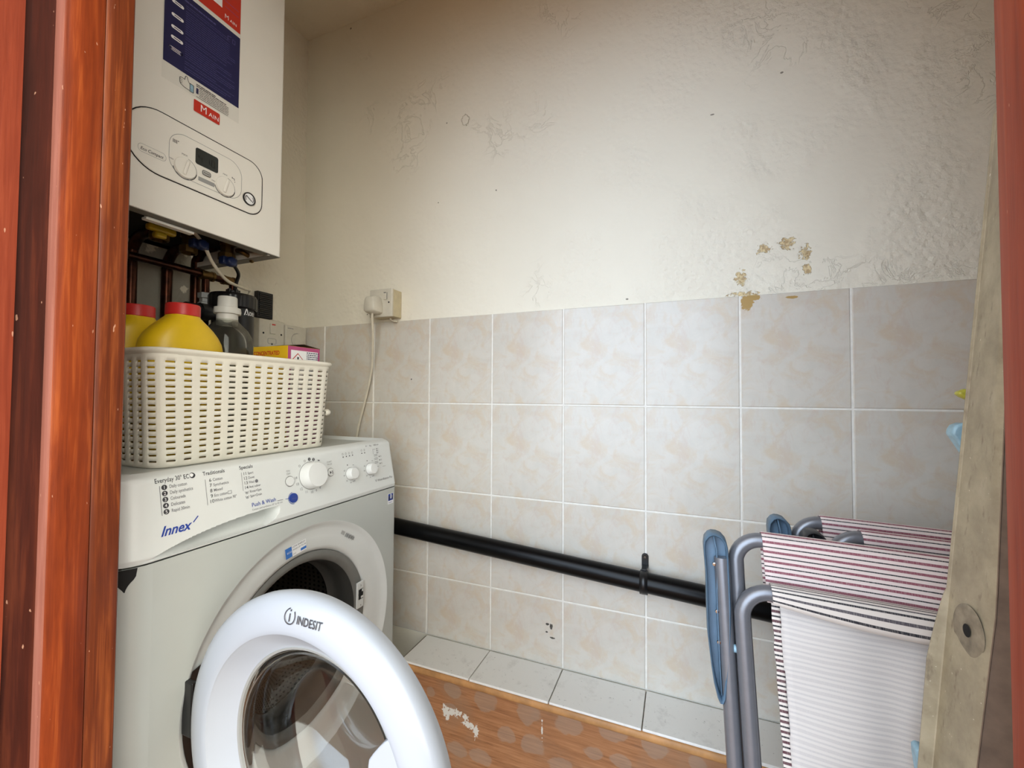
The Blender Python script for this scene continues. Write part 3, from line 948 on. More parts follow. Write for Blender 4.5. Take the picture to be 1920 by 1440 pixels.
obj('dial_print', bm, ['dark_print', 'white_print', 'mid_print', 'blue_print', 'grey_line'], cp, smooth=False)
bm = B()
text(bm, P0, 'WaterBalance Plus', -.2010, .7610, .0074, mi=2, shear=.2)
stroke(bm, P0, [(-.2085, .7665), (-.2060, .7615), (-.2030, .7670)], .0009, 2)
obj('feature_print', bm, ['dark_print', 'white_print', 'mid_print', 'blue_print', 'grey_line'], cp, smooth=False)

PN = Vector((1, 0, .2)).normalized()
def knob(name, y, z, prof, mat='button', ring=None):
    bm = B()
    lathe(bm, prof, (base_x(z), y, z), PN, (0, 1, 0), 40)
    o = obj(name, bm, mat, cp, angle=40)
    if ring:
        bm = B(); lathe(bm, ring, (base_x(z), y, z), PN, (0, 1, 0), 40); obj('base_ring', bm, 'grey_line', cp)  # flat grey ring round the base
    return o
knob('programme_dial', KY, KZ, [(.0272, .0), (.0268, .006), (.0254, .019), (.0238, .0215), (.0, .0225)], ring=[(.0272, .0006), (.0284, .0006)])
bm = B(); lathe(bm, [(.0008, 0), (.0008, .0005), (0, .0005)], (base_x(KZ + .018) + .0215, KY - .004, KZ + .018), PN, (0, 1, 0), 8); obj('dial_mark', bm, 'grey_line', cp)
for ky, kz in ((-.2860, .7935), (-.2215, .7940)):
    knob('selector_dial', ky, kz, [(.0138, .0), (.0136, .004), (.0128, .0125), (.0115, .0142), (.0, .0148)], ring=[(.0138, .0006), (.0146, .0006)])
knob('power_button', -.4445, .8060, [(.0088, .0), (.0086, .0022), (.0, .0026)], ring=[(.0088, .0006), (.0101, .0008), (.0104, .0004)])
knob('push_and_wash_button', -.4415, .7740, [(.0092, .0), (.0090, .0024), (.0, .0030)], 'blue_button')
bm = B()
arc(bm, P0, -.4415, .7740, .0102, .0112, 95, 275, 24, 0)
text(bm, lambda u, v: (base_x(.774) + .0031 - (v - .774) * .2, u, v), '30min', -.4415, .7722, .0046, 'CENTER', 1)
obj('button_print', bm, ['blue_print', 'lilac_print'], cp, smooth=False)
knob('start_button', -.3425, .8065, [(.0078, .0), (.0076, .0022), (.0, .0026)], ring=[(.0078, .0006), (.0090, .0008), (.0094, .0004)])
bm = B(); f = lambda u, v: (base_x(.8065) + .0029 - (v - .8065) * .2, u, v)
face(bm, [f(-.3465, .8030), f(-.3425, .8065), f(-.3465, .8100)]); rect(bm, f, -.3412, -.3402, .8030, .8100); rect(bm, f, -.3388, -.3378, .8030, .8100)
obj('start_symbol', bm, 'dark_print', cp, smooth=False)

# the open door: hinged on the left, its outside turned to the doorway
th = math.radians(91.0)
dd = Vector((math.sin(th), math.cos(th), 0)); dn = Vector((math.cos(th), -math.sin(th), 0)); dz = Vector((0, 0, 1))
DC = Vector((0.7390, -0.6341, 0.508))
D = lambda u, v, w: DC + dd * u + dz * v + dn * w
bm = B()
prof = [(.166, -.012), (.2, -.016), (.210, -.012), (.2130, -.004), (.2135, .004), (.2110, .0105), (.205, .0165), (.196, .0205), (.184, .0225), (.174, .0220), (.1695, .0210), (.1675, .0200), (.1660, .0175),
        (.1425, -.0035), (.139, -.0055), (.139, -.010), (.150, -.012), (.166, -.012)]
lathe(bm, prof, DC, dn, dd, 128)
door = obj('door', bm, 'door_white', wm, angle=26, label='open round white door')
# pull handle moulded into the free side
bm = B()
rows = []
for w in (-.004, .0185):
    e = 0 if w < 0 else .0015
    rows.append([tuple(D(u, v, w)) for u, v in ((.172, .088), (.139, .088 - e), (.1345, .0845 - e), (.1275, .076), (.119, .0655), (.1135, .0575), (.1125, .050), (.1135, .03), (.1145, 0), (.1135, -.03), (.1125, -.050), (.1135, -.0575), (.119, -.0655), (.1345, -.0845), (.139, -.088), (.172, -.088))])
loft(bm, rows, True, True)
obj('door_handle', bm, 'door_white', door, bevel=.002)
bm = B(); lathe(bm, [(.1405, -.007), (.1385, -.0045), (.1355, -.0055), (.1345, -.009)], DC, dn, dd, 96); obj('glass_trim', bm, 'trim_grey', door)
# glass bowl, thick and drooping into the drum
bm = B()
gp = [(.1375, -.0100), (.128, -.0090), (.124, -.020), (.121, -.045), (.112, -.075), (.090, -.094), (.05, -.101), (0, -.102)]
gq = [(0, -.106), (.052, -.1053), (.094, -.098), (.117, -.078), (.1262, -.046), (.1295, -.020), (.1375, -.0145), (.1375, -.0100)]
rows_p = gp + gq
ou, aw = dd, dn
uw = dn.cross(dd)
rings = []
SEG = 96
for r, h in rows_p:
    if r < 1e-6: rings.append([bm.verts.new(DC + dn * h)]); continue
    ring = []
    for k in range(SEG):
        a = 2 * math.pi * k / SEG
        v = math.sin(a) * (1 if uw.z > 0 else -1)
        q = 1.0
        if h < -.03:                       # the bowl is flattened on its upper side
            q = 1 - .22 * max(0, v) ** 2 * min(1, (-h - .03) / .04)
        ring.append(bm.verts.new(DC + dn * h + dd * (r * math.cos(a)) + uw * (r * math.sin(a) * q)))
    rings.append(ring)
for i in range(len(rings) - 1):
    A, C_ = rings[i], rings[i + 1]
    for k in range(SEG):
        k2 = (k + 1) % SEG
        if len(A) == 1 and len(C_) == 1: continue
        if len(A) == 1: bm.faces.new((A[0], C_[k], C_[k2]))
        elif len(C_) == 1: bm.faces.new((A[k], A[k2], C_[0]))
        else: bm.faces.new((A[k], A[k2], C_[k2], C_[k]))
bmesh.ops.remove_doubles(bm, verts=bm.verts, dist=1e-5)
obj('door_glass', bm, 'glass', door, angle=80, label='clear glass bowl of the open door')
# hinge
bm = B()
box(bm, .484, .506, -.630, -.622, .465, .545)
obj('door_hinge', bm, 'black', wm, bevel=.002)
bm = B()
rows = []
for r, h in ((.192, -.0128), (.206, -.0115), (.221, -.0095), (.2285, -.0062)):
    rows.append([(XF + h, PY + (r if i not in (0, 16) else .21) * math.cos(math.radians(a)), PZ + (r if i not in (0, 16) else .21) * math.sin(math.radians(a))) for i, a in enumerate([158 + 3 * k for k in range(17)])])
loft(bm, rows)
obj('bezel_shade', bm, 'black', wm, label='dark patch on the bezel standing in for shade behind the door')  # dark patch laid on the bezel for the shadowed gap behind the door
# maker's mark on the ring
def crown(r):
    return float(.0225 - .0022 * ((r - .184) / .012) ** 2) if r > .184 else .0225
bm = B()
fd = lambda u, v: tuple(D(u, v, crown(math.hypot(u, v)) + .0010))
arc(bm, fd, -.0085, .1925, .0080, .0093, 105, 435 - 30, 36)
rect(bm, fd, -.0095, -.0079, .1868, .1960); rect(bm, fd, -.0097, -.0077, .1980, .2000)
text(bm, fd, 'INDESIT', .0035, .1868, .0128, bold=.014, rot=-.02, w=.0400)
obj('door_logo', bm, 'dark_print', door, smooth=False)

# ------------------------------------------------------------------ boiler on the left wall
BX, BY0, BY1, BZ0, BZ1 = 0.32, -0.697, -0.345, 1.2907, 1.958
bo = thing('boiler', 'white wall-hung gas boiler with dials and a blue and red information sticker', 'boiler', (0.001, (BY0 + BY1) / 2, BZ0))
bm = B()
pl2 = []
r = .007
for cx, cy, a in ((BX - r, BY0 + r, -90), (BX - r, BY1 - r, 0)):
    for k in range(7):
        t = math.radians(a + 15 * k); pl2.append((cx + r * math.cos(t), cy + r * math.sin(t)))
outl = [(0.03, BY0)] + pl2 + [(0.03, BY1)]
rows = [[(x, y, z) for x, y in outl] for z in (BZ0 + .001, BZ0 + .0025, 1.5, 1.75, BZ1 - .004)]
def inset(d): return [(min(max(x, .03), BX - d), min(max(y, BY0 + d), BY1 - d)) for x, y in outl]
rows.insert(0, [(x, y, BZ0) for x, y in inset(.0015)])
rows.insert(0, [(x, y, BZ0) for x, y in inset(.0220)])
rows.insert(0, [(x, y, BZ0 + .012) for x, y in inset(.0220)])
rows.append([(x, y, BZ1) for x, y in inset(.004)])
loft(bm, rows)
face(bm, [(x, y, BZ1) for x, y in inset(.004)])
casing = obj('casing', bm, 'boiler_white', bo, angle=40)
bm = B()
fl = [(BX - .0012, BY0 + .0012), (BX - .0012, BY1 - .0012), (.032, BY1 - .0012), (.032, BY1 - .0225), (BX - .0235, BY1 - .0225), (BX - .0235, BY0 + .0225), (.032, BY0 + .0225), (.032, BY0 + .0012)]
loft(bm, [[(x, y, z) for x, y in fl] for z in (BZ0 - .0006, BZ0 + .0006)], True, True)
M['flange'] = simple('shaded_flange_paint', (124, 122, 114), 0.5, var=0.05)  # casing lip greyed: the shade on the underside is in the colour
obj('bottom_flange', bm, 'flange', bo, smooth=False, label='lip along the bottom of the casing, greyed for its shade')
bm = B(); box(bm, .002, .31, BY0 + .008, BY1 - .008, BZ0 + .040, BZ1 - .01); obj('inner_chassis', bm, 'black_rough', bo, smooth=False)  # black box stands in for the shade inside the open casing
bm = B(); box(bm, .002, .03, BY0 + .02, BY1 - .02, BZ0 + .04, BZ1 - .01); obj('wall_bracket', bm, 'steel_dark', bo, smooth=False)
bm = B()
box(bm, .286, .3005, -.600, -.520, BZ0 - .0065, BZ0 - .0015); box(bm, .2875, .2975, -.597, -.523, BZ0 - .0015, BZ0 + .012)
obj('drop_down_tray', bm, 'boiler_white', bo, bevel=.0015)
bm = B(); lathe(bm, [(.004, 0), (.004, -.002), (0, -.003)], (.312, -.372, BZ0), (0, 0, 1), (1, 0, 0), 16); obj('casing_screw', bm, 'chrome', bo)
F = lambda d: (lambda u, v: (BX + d, u, v))
# control panel plate
def stadium(cu0, cu1, v0, v1, rl, rr):
    pts = []
    for cx, cy, a, q in ((cu1 - rr, v1 - rr, 0, rr), (cu0 + rl, v1 - rl, 90, rl), (cu0 + rl, v0 + rl, 180, rl), (cu1 - rr, v0 + rr, 270, rr)):
        for k in range(11):
            t = math.radians(a + 9 * k); pts.append((cx + q * math.cos(t), cy + q * math.sin(t)))
    return pts
bm = B()
sp_ = stadium(-.6445, -.3975, 1.3625, 1.4755, .054, .030)
cu, cv = -.521, 1.419
rows = [[(BX - .001, u, v) for u, v in sp_], [(BX + .0012, u, v) for u, v in sp_], [(BX + .002, u + (cu - u) * .012, v + (cv - v) * .03) for u, v in sp_]]
loft(bm, rows, True); face(bm, rows[-1])
bp = obj('control_panel', bm, 'boiler_white', bo, angle=50)
bm = B(); tube(bm, [(BX + .0006, u, v) for u, v in stadium(-.6455, -.3965, 1.3615, 1.4765, .055, .031)], .0010, 6, closed=True); obj('panel_gap', bm, 'black_rough', bp)
bm = B(); tube(bm, [(BX + .0020, u, v) for u, v in stadium(-.5790, -.4440, 1.3765, 1.4560, .028, .028)], .00045, 6, closed=True)
tube(bm, [(BX + .0020, u, v) for u, v in rrect(-.6255, -.5835, 1.3895, 1.4035, .006)], .0003, 6, closed=True)
obj('embossed_outline', bm, 'grey_line', bp)
bm = B(); f = F(.0023)
text(bm, f, 'Eco Compact', -.6225, 1.3930, .0078, mi=0, shear=.25, bold=.012, xs=.80)
obj('model_print', bm, ['dark_print'], bp, smooth=False)
bm = B()
for k in range(4):
    rect(bm, f, -.5735 + k * .0020, -.5725 + k * .0020, 1.4330, 1.4395, 0)
rect(bm, f, -.5655, -.5635, 1.4380, 1.4395, 0)
text(bm, f, 'MAX', -.5535, 1.4180, .0046, 'CENTER', 0); text(bm, f, 'MIN', -.5755, 1.4000, .0040, 'CENTER', 0)
text(bm, f, 'MAX', -.4785, 1.4180, .0042, 'CENTER', 0); text(bm, f, 'MIN', -.5010, 1.3945, .0038, 'CENTER', 0)
stroke(bm, f, [(-.4645, 1.4195), (-.4600, 1.4195), (-.4590, 1.4165)], .0012, 0); stroke(bm, f, [(-.4640, 1.4195), (-.4640, 1.4215)], .0012, 0); disc(bm, f, -.4585, 1.4135, .0009, 8, 0)
for a in (-.5525, -.4785): arc(bm, f, a, 1.3950, .0198, .0212, 195, 352, 30, 0); arc(bm, f, a, 1.3950, .0201, .0208, 352, 435, 20, 0)
rect(bm, f, -.5290, -.4990, 1.3835, 1.3915, 1)
obj('panel_print', bm, ['dark_print', 'grey_line'], bp, smooth=False)
for a in (-.5525, -.4785):
    bm = B()
    lathe(bm, [(.0188, .001), (.0187, .0028), (.0178, .0044), (.0150, .0048), (.0, .0046)], (BX + .001, a, 1.3950), (1, 0, 0), (0, 1, 0), 40)
    kb = obj('control_dial', bm, 'boiler_white', bp, angle=45)
    bm = B(); box(bm, BX + .0052, BX + .0085, a - .0028, a + .0028, 1.3950 - .0145, 1.3950 + .0145)
    bmesh.ops.rotate(bm, cent=(BX, a, 1.395), matrix=Matrix.Rotation(math.radians(-14), 3, 'X'), verts=bm.verts)
    obj('dial_grip', bm, 'boiler_white', bp, bevel=.002)
bm = B(); q = rrect(-.5348, -.4928, 1.4138, 1.4452, .004)
loft(bm, [[(BX + d, u, v) for u, v in q] for d in (.001, .0026)], True); face(bm, [(BX + .0026, u, v) for u, v in q])
obj('display', bm, 'lcd', bp, smooth=False)
bm = B(); f = F(.0029)
def seg7(u, v, w, h, on):
    P = {'a': ((0, 1), (1, 1)), 'b': ((1, 1), (1, .5)), 'c': ((1, .5), (1, 0)), 'd': ((0, 0), (1, 0)), 'e': ((0, 0), (0, .5)), 'f': ((0, .5), (0, 1)), 'g': ((0, .5), (1, .5))}
    for s_ in on:
        (a, b), (c, d) = P[s_]; stroke(bm, f, [(u + a * w, v + b * h), (u + c * w, v + d * h)], .0014)
seg7(-.5290, 1.4225, .006, .012, 'fgbc'); seg7(-.5155, 1.4225, .006, .012, 'bc'); seg7(-.5055, 1.4225, .006, .012, 'abcdef')
obj('display_digits', bm, 'lcd_digit', bp, smooth=False)
bm = B(); q = rrect(-.5225, -.5075, 1.3985, 1.4070, .003)
loft(bm, [[(BX + d, u, v) for u, v in q] for d in (.001, .0040)], True); face(bm, [(BX + .0040, u, v) for u, v in q])
obj('reset_button', bm, 'grey_pad', bp)
bm = B(); text(bm, F(.0043), 'Reset', -.5150, 1.4010, .0048, 'CENTER'); tube(bm, [(BX + .0040, u, v) for u, v in q], .0005, 6, closed=True); obj('button_print', bm, 'dark_print', bp, smooth=False)
bm = B(); lathe(bm, [(.0135, .001), (.0135, .004), (.0118, .0045), (.0112, .003)], (BX + .001, -.4275, 1.3915), (1, 0, 0), (0, 1, 0), 32); pg = obj('pressure_gauge', bm, 'black', bp)
bm = B(); f = F(.0046); disc(bm, F(.0040), -.4275, 1.3915, .0115, 32, 0)
arc(bm, f, -.4275, 1.3915, .0080, .0095, -40, 40, 10, 1); arc(bm, f, -.4275, 1.3915, .0080, .0095, 150, 215, 10, 1); stroke(bm, f, [(-.4340, 1.3960), (-.4225, 1.3880)], .0020, 1)
obj('gauge_face', bm, ['white_print', 'dark_print'], bp, smooth=False)
# badge and information sticker
bm = B(); q = rrect(-.5395, -.4910, 1.5135, 1.5365, .002); face(bm, [(BX + .0009, u, v) for u, v in q], 0)
text(bm, F(.0013), 'M', -.5282, 1.5195, .0195, mi=1, xs=.85); text(bm, F(.0013), 'AIN', -.5125, 1.5195, .0118, mi=1)
obj('brand_badge', bm, ['red_print', 'white_print'], bo, smooth=False)
bm = B(); f0, f1, f2 = F(.0004), F(.0007), F(.0010)
rect(bm, f0, -.5935, -.4520, 1.5410, 1.86, 0)
rect(bm, f1, -.5920, -.4532, 1.5731, 1.7228, 1)
rect(bm, f1, -.5920, -.4532, 1.7315, 1.845, 2)
rect(bm, f2, -.5300, -.4915, 1.7560, 1.795, 3)
text(bm, f2, 'M', -.4865, 1.7405, .0130, mi=3, xs=.9); text(bm, f2, 'AIN', -.4755, 1.7405, .0085, mi=3)
stroke(bm, f2, [(-.4860, 1.7640), (-.4575, 1.7640)], .0007, 4); stroke(bm, f2, [(-.4860, 1.7760), (-.4575, 1.7760)], .0007, 4)
for z, s_ in ((1.6930, 'Sticker'), (1.6680, 'Pressure'), (1.6455, 'Filling'), (1.6260, 'Reset')):
    q = rrect(-.5805, -.5605, z - .0030, z + .0030, .0028); face(bm, [f2(u, v) for u, v in q], 3)
    rect(bm, F(.0012), -.576, -.565, z - .0008, z + .0008, 1)
q = rrect(-.5830, -.5612, 1.6015, 1.6070, .0026); stroke(bm, f2, q + q[:1], .0009, 3); rect(bm, f2, -.579, -.565, 1.6038, 1.6048, 3)
rnd = random.Random(3)
def words(v, u0, u1, h, mi, fill=.75):
    u = u0
    while u < u1:
        w = rnd.uniform(.003, .011)
        rect(bm, f2, u, min(u + w, u1), v, v + h, mi); u += w + .0008
words(1.7095, -.5650, -.5030, .0030, 4)
v = 1.7020
while v > 1.578:
    words(v, -.5570, rnd.choice((-.463, -.470, -.480, -.500)) if v < 1.67 else -.475, .0009, 4); v -= .0042 if rnd.random() < .75 else .0066
stroke(bm, f2, [(-.4790, 1.7000), (-.4790, 1.7080), (-.4720, 1.7100)], .0010, 4); stroke(bm, f2, [(-.4690, 1.7080), (-.4690, 1.7000), (-.4640, 1.7000), (-.4640, 1.7080), (-.4690, 1.7080)], .0009, 4)
# thumbs-up drawing
hand = [(-.5480, 1.5465), (-.5560, 1.5468), (-.5625, 1.5490), (-.5640, 1.5520), (-.5645, 1.5548), (-.5645, 1.5580), (-.5640, 1.5612), (-.5610, 1.5622), (-.5560, 1.5618), (-.5555, 1.5660), (-.5540, 1.5695), (-.5515, 1.5690), (-.5510, 1.5650), (-.5492, 1.5610), (-.5470, 1.5590)]
stroke(bm, f2, hand, .0010, 5)
for z in (1.5520, 1.5550, 1.5582): stroke(bm, f2, [(-.5642, z), (-.5600, z)], .0008, 5)
rect(bm, f1, -.5470, -.5405, 1.5460, 1.5600, 6); stroke(bm, f2, [(-.5470, 1.5455), (-.5470, 1.5605), (-.5405, 1.5600), (-.5405, 1.5460), (-.5470, 1.5455)], .0010, 5)
rect(bm, f2, -.5360, -.5318, 1.5490, 1.5600, 1)
for k in range(7):
    v = 1.5660 - k * .0033
    words(v, -.5360 if k < 2 else -.5305, -.5000 if k == 0 else -.4790 if k == 1 else -.4740, .0017 if k < 2 else .0011, 5)
rect(bm, f2, -.5355, -.4750, 1.5428, 1.5437, 5)
obj('information_sticker', bm, ['cream_print', 'navy_print', 'red_print', 'white_print', 'lilac_print', 'dark_print', 'pale_blue'], bo, smooth=False)

# ------------------------------------------------------------------ pipework below the boiler
pw = thing('copper_pipework', 'copper pipes and valves running down the wall under the boiler', 'pipes', (0.05, -0.43, 0.87))
bx = .13
for y, zt in ((-.4965, 1.325), (-.4265, 1.315), (-.3630, 1.335)):
    bm = B()
    tube(bm, smooth_path([(.045, y, .87), (.045, y, 1.1), (.045, y, zt - .055), (.052, y, zt - .022), (.075, y, zt - .003), (bx - .015, y, zt + .002), (bx - .002, y, zt + .015), (bx, y, zt + .04)], 6), .011)
    obj('pipe', bm, 'copper', pw)
bm = B(); tube(bm, smooth_path([(.078, -.520, 1.272), (.078, -.42, 1.272), (.078, -.315, 1.2695), (.0785, -.298, 1.268), (.079, -.2925, 1.2625), (.079, -.292, 1.24)], 6), .0085); obj('cross_pipe', bm, 'copper', pw)
for y in (-.357, -.303):
    bm = B(); tube(bm, [(.078, y - .013, 1.2705), (.078, y + .013, 1.2705)], .0112); tube(bm, [(.078, y - .016, 1.2705), (.078, y - .010, 1.2705)], .0125); tube(bm, [(.078, y + .010, 1.2705), (.078, y + .016, 1.2705)], .0125); obj('pipe_fitting', bm, 'brass', pw)
bm = B(); tube(bm, [(.075, -.3575, 1.268), (.075, -.3575, 1.10)], .0085); obj('drop_pipe', bm, 'copper', pw)
bm = B(); lathe(bm, [(.010, 0), (.0155, .002), (.0155, .016), (.012, .018), (.012, .026), (.0160, .028), (.0160, .040), (.010, .042)], (.075, -.3575, 1.185), (0, 0, 1), (1, 0, 0), 6); obj('isolating_valve', bm, 'trim_grey', pw, smooth=False)
for y in (-.5265, -.4540, -.3900):
    bm = B(); lathe(bm, [(.013, 0), (.0175, .002), (.0175, .016), (.013, .018), (.013, .034), (.016, .036), (.016, .048)], (.20 if y != -.454 else .17, y, 1.283), (0, 0, 1), (1, 0, 0), 8)
    obj('valve_body', bm, 'brass', pw, smooth=False)
bm = B(); box(bm, .208, .222, -.5560, -.5060, 1.2950, 1.3080); box(bm, .205, .222, -.5430, -.5230, 1.284, 1.2960); obj('gas_lever', bm, 'yellow_valve', pw, bevel=.004, label='yellow gas valve lever')
for y, x, z in ((-.4545, .205, 1.298), (-.3905, .205, 1.2800)):
    bm = B(); box(bm, x - .008, x + .010, y - .017, y + .017, z - .008, z + .010); lathe(bm, [(.012, 0), (.010, .012), (0, .013)], (x + .006, y, z), (1, 0, 0), (0, 1, 0), 16); obj('valve_lever', bm, 'blue_valve', pw, bevel=.003, label='blue valve lever')
bm = B(); tube(bm, smooth_path([(.21, -.372, 1.312), (.235, -.380, 1.304), (.240, -.362, 1.296), (.232, -.352, 1.290)], 5), .005); obj('relief_fitting', bm, 'brass', pw)

cb = thing('white_cable', 'thin white cable looping down from under the boiler', 'cable', (.12, -.33, 1.15))
bm = B(); tube(bm, smooth_path([(.215, -.500, 1.335), (.215, -.470, 1.318), (.21, -.445, 1.297), (.20, -.420, 1.268), (.17, -.368, 1.246), (.12, -.290, 1.250), (.10, -.2600, 1.254), (.09, -.2560, 1.240), (.075, -.262, 1.215), (.06, -.300, 1.190), (.04, -.335, 1.160), (.03, -.345, 1.10)], 8), .0038, 10)
obj('cable', bm, 'cable_white', cb)
bm = B(); tube(bm, smooth_path([(.14, -.335, 1.30), (.125, -.309, 1.283), (.11, -.304, 1.26), (.10, -.305, 1.21)], 6), .0042, 10)
top(obj('black_cable', bm, 'black'), 'black cable hanging straight down from the boiler to the black filter lid', 'cable')

sf = thing('system_filter', 'black ribbed-lid filter canister fitted on the pipework behind the bottles', 'filter', (.12, -.317, 1.03))
bm = B()
lathe(bm, [(0, 1.068), (.038, 1.069), (.044, 1.074), (.0455, 1.09), (.0460, 1.192), (.0, 1.192)], (.12, -.317, 0), (0, 0, 1), (1, 0, 0), 40)
fb = obj('canister', bm, 'black', sf)
bm = B()
rings = []
for r, z in ((.0495, 1.188), (.0525, 1.191), (.0525, 1.218), (.0500, 1.2245), (.03, 1.2265), (0, 1.227)):
    if r < .001: rings.append([bm.verts.new((.12, -.317, z))]); continue
    rings.append([bm.verts.new((.12 + (r + (.0010 if k % 4 < 2 and r > .05 else 0)) * math.cos(2 * math.pi * k / 96), -.317 + (r + (.0010 if k % 4 < 2 and r > .05 else 0)) * math.sin(2 * math.pi * k / 96), z)) for k in range(96)])
for A, C_ in zip(rings[:-1], rings[1:]):
    for k in range(96):
        if len(C_) == 1: bm.faces.new((A[k], A[(k + 1) % 96], C_[0]))
        else: bm.faces.new((A[k], A[(k + 1) % 96], C_[(k + 1) % 96], C_[k]))
obj('screw_lid', bm, 'black', sf, angle=25)
bm = B(); lathe(bm, [(.014, 0), (.0135, .008), (.012, .0095), (0, .0095)], (.125, -.322, 1.226), (0, 0, 1), (1, 0, 0), 12)
for k in range(5): box(bm, .125 + .012 * math.cos(k * 1.25) - .003, .125 + .012 * math.cos(k * 1.25) + .003, -.322 + .012 * math.sin(k * 1.25) - .003, -.322 + .012 * math.sin(k * 1.25) + .003, 1.228, 1.2385)
obj('bleed_knob', bm, 'black', sf)
bm = B(); tube(bm, [(.13, -.435, 1.168), (.13, -.355, 1.168)], .0165); tube(bm, [(.13, -.405, 1.168), (.13, -.385, 1.168)], .020); obj('inlet_arm', bm, 'black', sf)
bm = B()
def cyl(u, v): a = u / .0463; return (.12 + .0466 * math.cos(a), -.317 + .0466 * math.sin(a), v)
stroke(bm, cyl, [(-.0030, 1.1725), (.0025, 1.1895), (.0075, 1.1725)], .0025); disc(bm, cyl, .0022, 1.1740, .0013, 10)
text(bm, cyl, 'DEY', .0100, 1.1730, .0125, bold=.015)
obj('maker_print', bm, 'white_print', fb, smooth=False)

# black ribbed vent, fused switch and thermostat beside the corner
vg = thing('wall_vent', 'small black louvred vent on the left wall above the fused switch', 'vent', (0, -.148, 1.205))
bm = B(); box(bm, .0005, .016, -.1735, -.1225, 1.2030, 1.2815)
vb = obj('vent_frame', bm, 'black', vg, bevel=.0015)
for k in range(12):
    bm = B(); z = 1.2095 + k * .0058; box(bm, .0155, .0195, -.1690, -.1270, z, z + .0032); obj('louvre', bm, 'black', vg, smooth=False)

fs = thing('fused_switch', 'square white fused switch with a red-tipped rocker on the left wall', 'switch', (0, -.130, 1.115))
bm = B(); box(bm, .0005, .024, -.1725, -.0875, 1.1145, 1.1995); plate = obj('switch_plate', bm, 'plate_white', fs, bevel=.0025)
bm = B(); box(bm, .0235, .0285, -.1385, -.1205, 1.1570, 1.1885); rk = obj('rocker', bm, 'plate_white', fs, bevel=.0015)
bm = B(); box(bm, .0282, .0290, -.1345, -.1225, 1.1835, 1.1872); obj('red_marker', bm, 'cap_red', fs, smooth=False)
bm = B(); q = rrect(-.1440, -.1160, 1.1270, 1.1430, .004); tube(bm, [(.0243, u, v) for u, v in q], .0006, 6, closed=True); obj('fuse_holder', bm, 'grey_line', fs)
for y, z in ((-.1590, 1.157), (-.0985, 1.1585), (-.1300, 1.1265)):
    bm = B(); lathe(bm, [(.0030, 0), (.0030, .0004), (0, .0004)], (.0241, y, z), (1, 0, 0), (0, 1, 0), 14); obj('screw', bm, 'black_rough', fs)

tg = thing('thermostat', 'white thermostat box with a round dial in the corner beside the fused switch', 'thermostat', (0, -.046, 1.11))
bm = B(); box(bm, .0005, .028, -.0860, -.0075, 1.1080, 1.1930); obj('thermostat_case', bm, 'plate_white', tg, bevel=.003)
bm = B(); lathe(bm, [(.0215, 0), (.0210, .006), (.0190, .0085), (0, .009)], (.0278, -.0430, 1.1480), (1, 0, 0), (0, 1, 0), 36); obj('dial', bm, 'plate_white', tg, angle=40)
bm = B(); f = lambda u, v: (.0283, u, v); arc(bm, f, -.0430, 1.148, .0216, .0224, 0, 360, 32); words_ = [(-.0795, -.0560)]
for k in range(6): rect(bm, f, -.0790 + k * .0036, -.0765 + k * .0036, 1.1815, 1.1840)
obj('thermostat_print', bm, 'mid_print', tg, smooth=False)

# ------------------------------------------------------------------ socket with plug and its cord
sk = thing('wall_socket', 'single switched socket in a yellowed surface box above the tiles', 'socket', (.361, 0, 1.204))
bm = B(); box(bm, .3225, .3995, -.0375, -.0005 + .004, 1.2040, 1.2845); obj('surface_box', bm, 'old_white', sk, bevel=.002)
bm = B(); box(bm, .3205, .4015, -.0455, -.0370, 1.2025, 1.2855); obj('socket_plate', bm, 'plate_white', sk, bevel=.0025)
bm = B(); box(bm, .3735, .3840, -.0490, -.0450, 1.2520, 1.2740); obj('rocker', bm, 'plate_white', sk, bevel=.0012)
bm = B(); box(bm, .3745, .3830, -.0493, -.0485, 1.2715, 1.2735); box(bm, .3838, .3845, -.0470, -.0452, 1.2530, 1.2735); obj('rocker_marker', bm, 'dark_print', sk, smooth=False)
for x, z in ((.3905, 1.2440), (.3310, 1.2440)):
    bm = B(); lathe(bm, [(.0026, 0), (.0026, .0003), (0, .0003)], (x, -.0455, z), (0, -1, 0), (1, 0, 0), 14); obj('screw', bm, 'black_rough', sk)
bm = B(); tube(bm, smooth_path([(.372, -.018, 1.206), (.378, -.012, 1.197), (.392, -.005, 1.1935)], 5), .0028, 8); obj('back_cable', bm, 'cable_white', sk)
pg_ = thing('power_plug', 'white mains plug in the wall socket with a long cord hanging down the tiles', 'plug', (.345, -.055, 1.22))
bm = B()
q = [(-.0235, 1.2140), (-.0240, 1.2300), (-.0190, 1.2560), (-.012, 1.2625), (.012, 1.2625), (.0190, 1.2560), (.0240, 1.2300), (.0235, 1.2140), (.016, 1.2095), (-.016, 1.2095)]
rows = []
for y, sc in ((-.0460, .97), (-.0500, 1.0), (-.0680, .93), (-.0780, .80), (-.0800, .70)):
    rows.append([(.3465 + u * sc, y, 1.236 + (v - 1.236) * sc) for u, v in q])
loft(bm, rows, True, True)
obj('plug_body', bm, 'plate_white', pg_, bevel=.0015, angle=45)
bm = B(); tube(bm, smooth_path([(.3465, -.062, 1.216), (.3455, -.062, 1.200), (.340, -.052, 1.15), (.325, -.035, 1.10), (.312, -.022, 1.055), (.293, -.014, .995), (.272, -.012, .93), (.255, -.012, .87), (.246, -.012, .82), (.244, -.014, .74), (.243, -.016, .70)], 8), .0036, 10)
obj('cord', bm, 'cable_white', pg_)

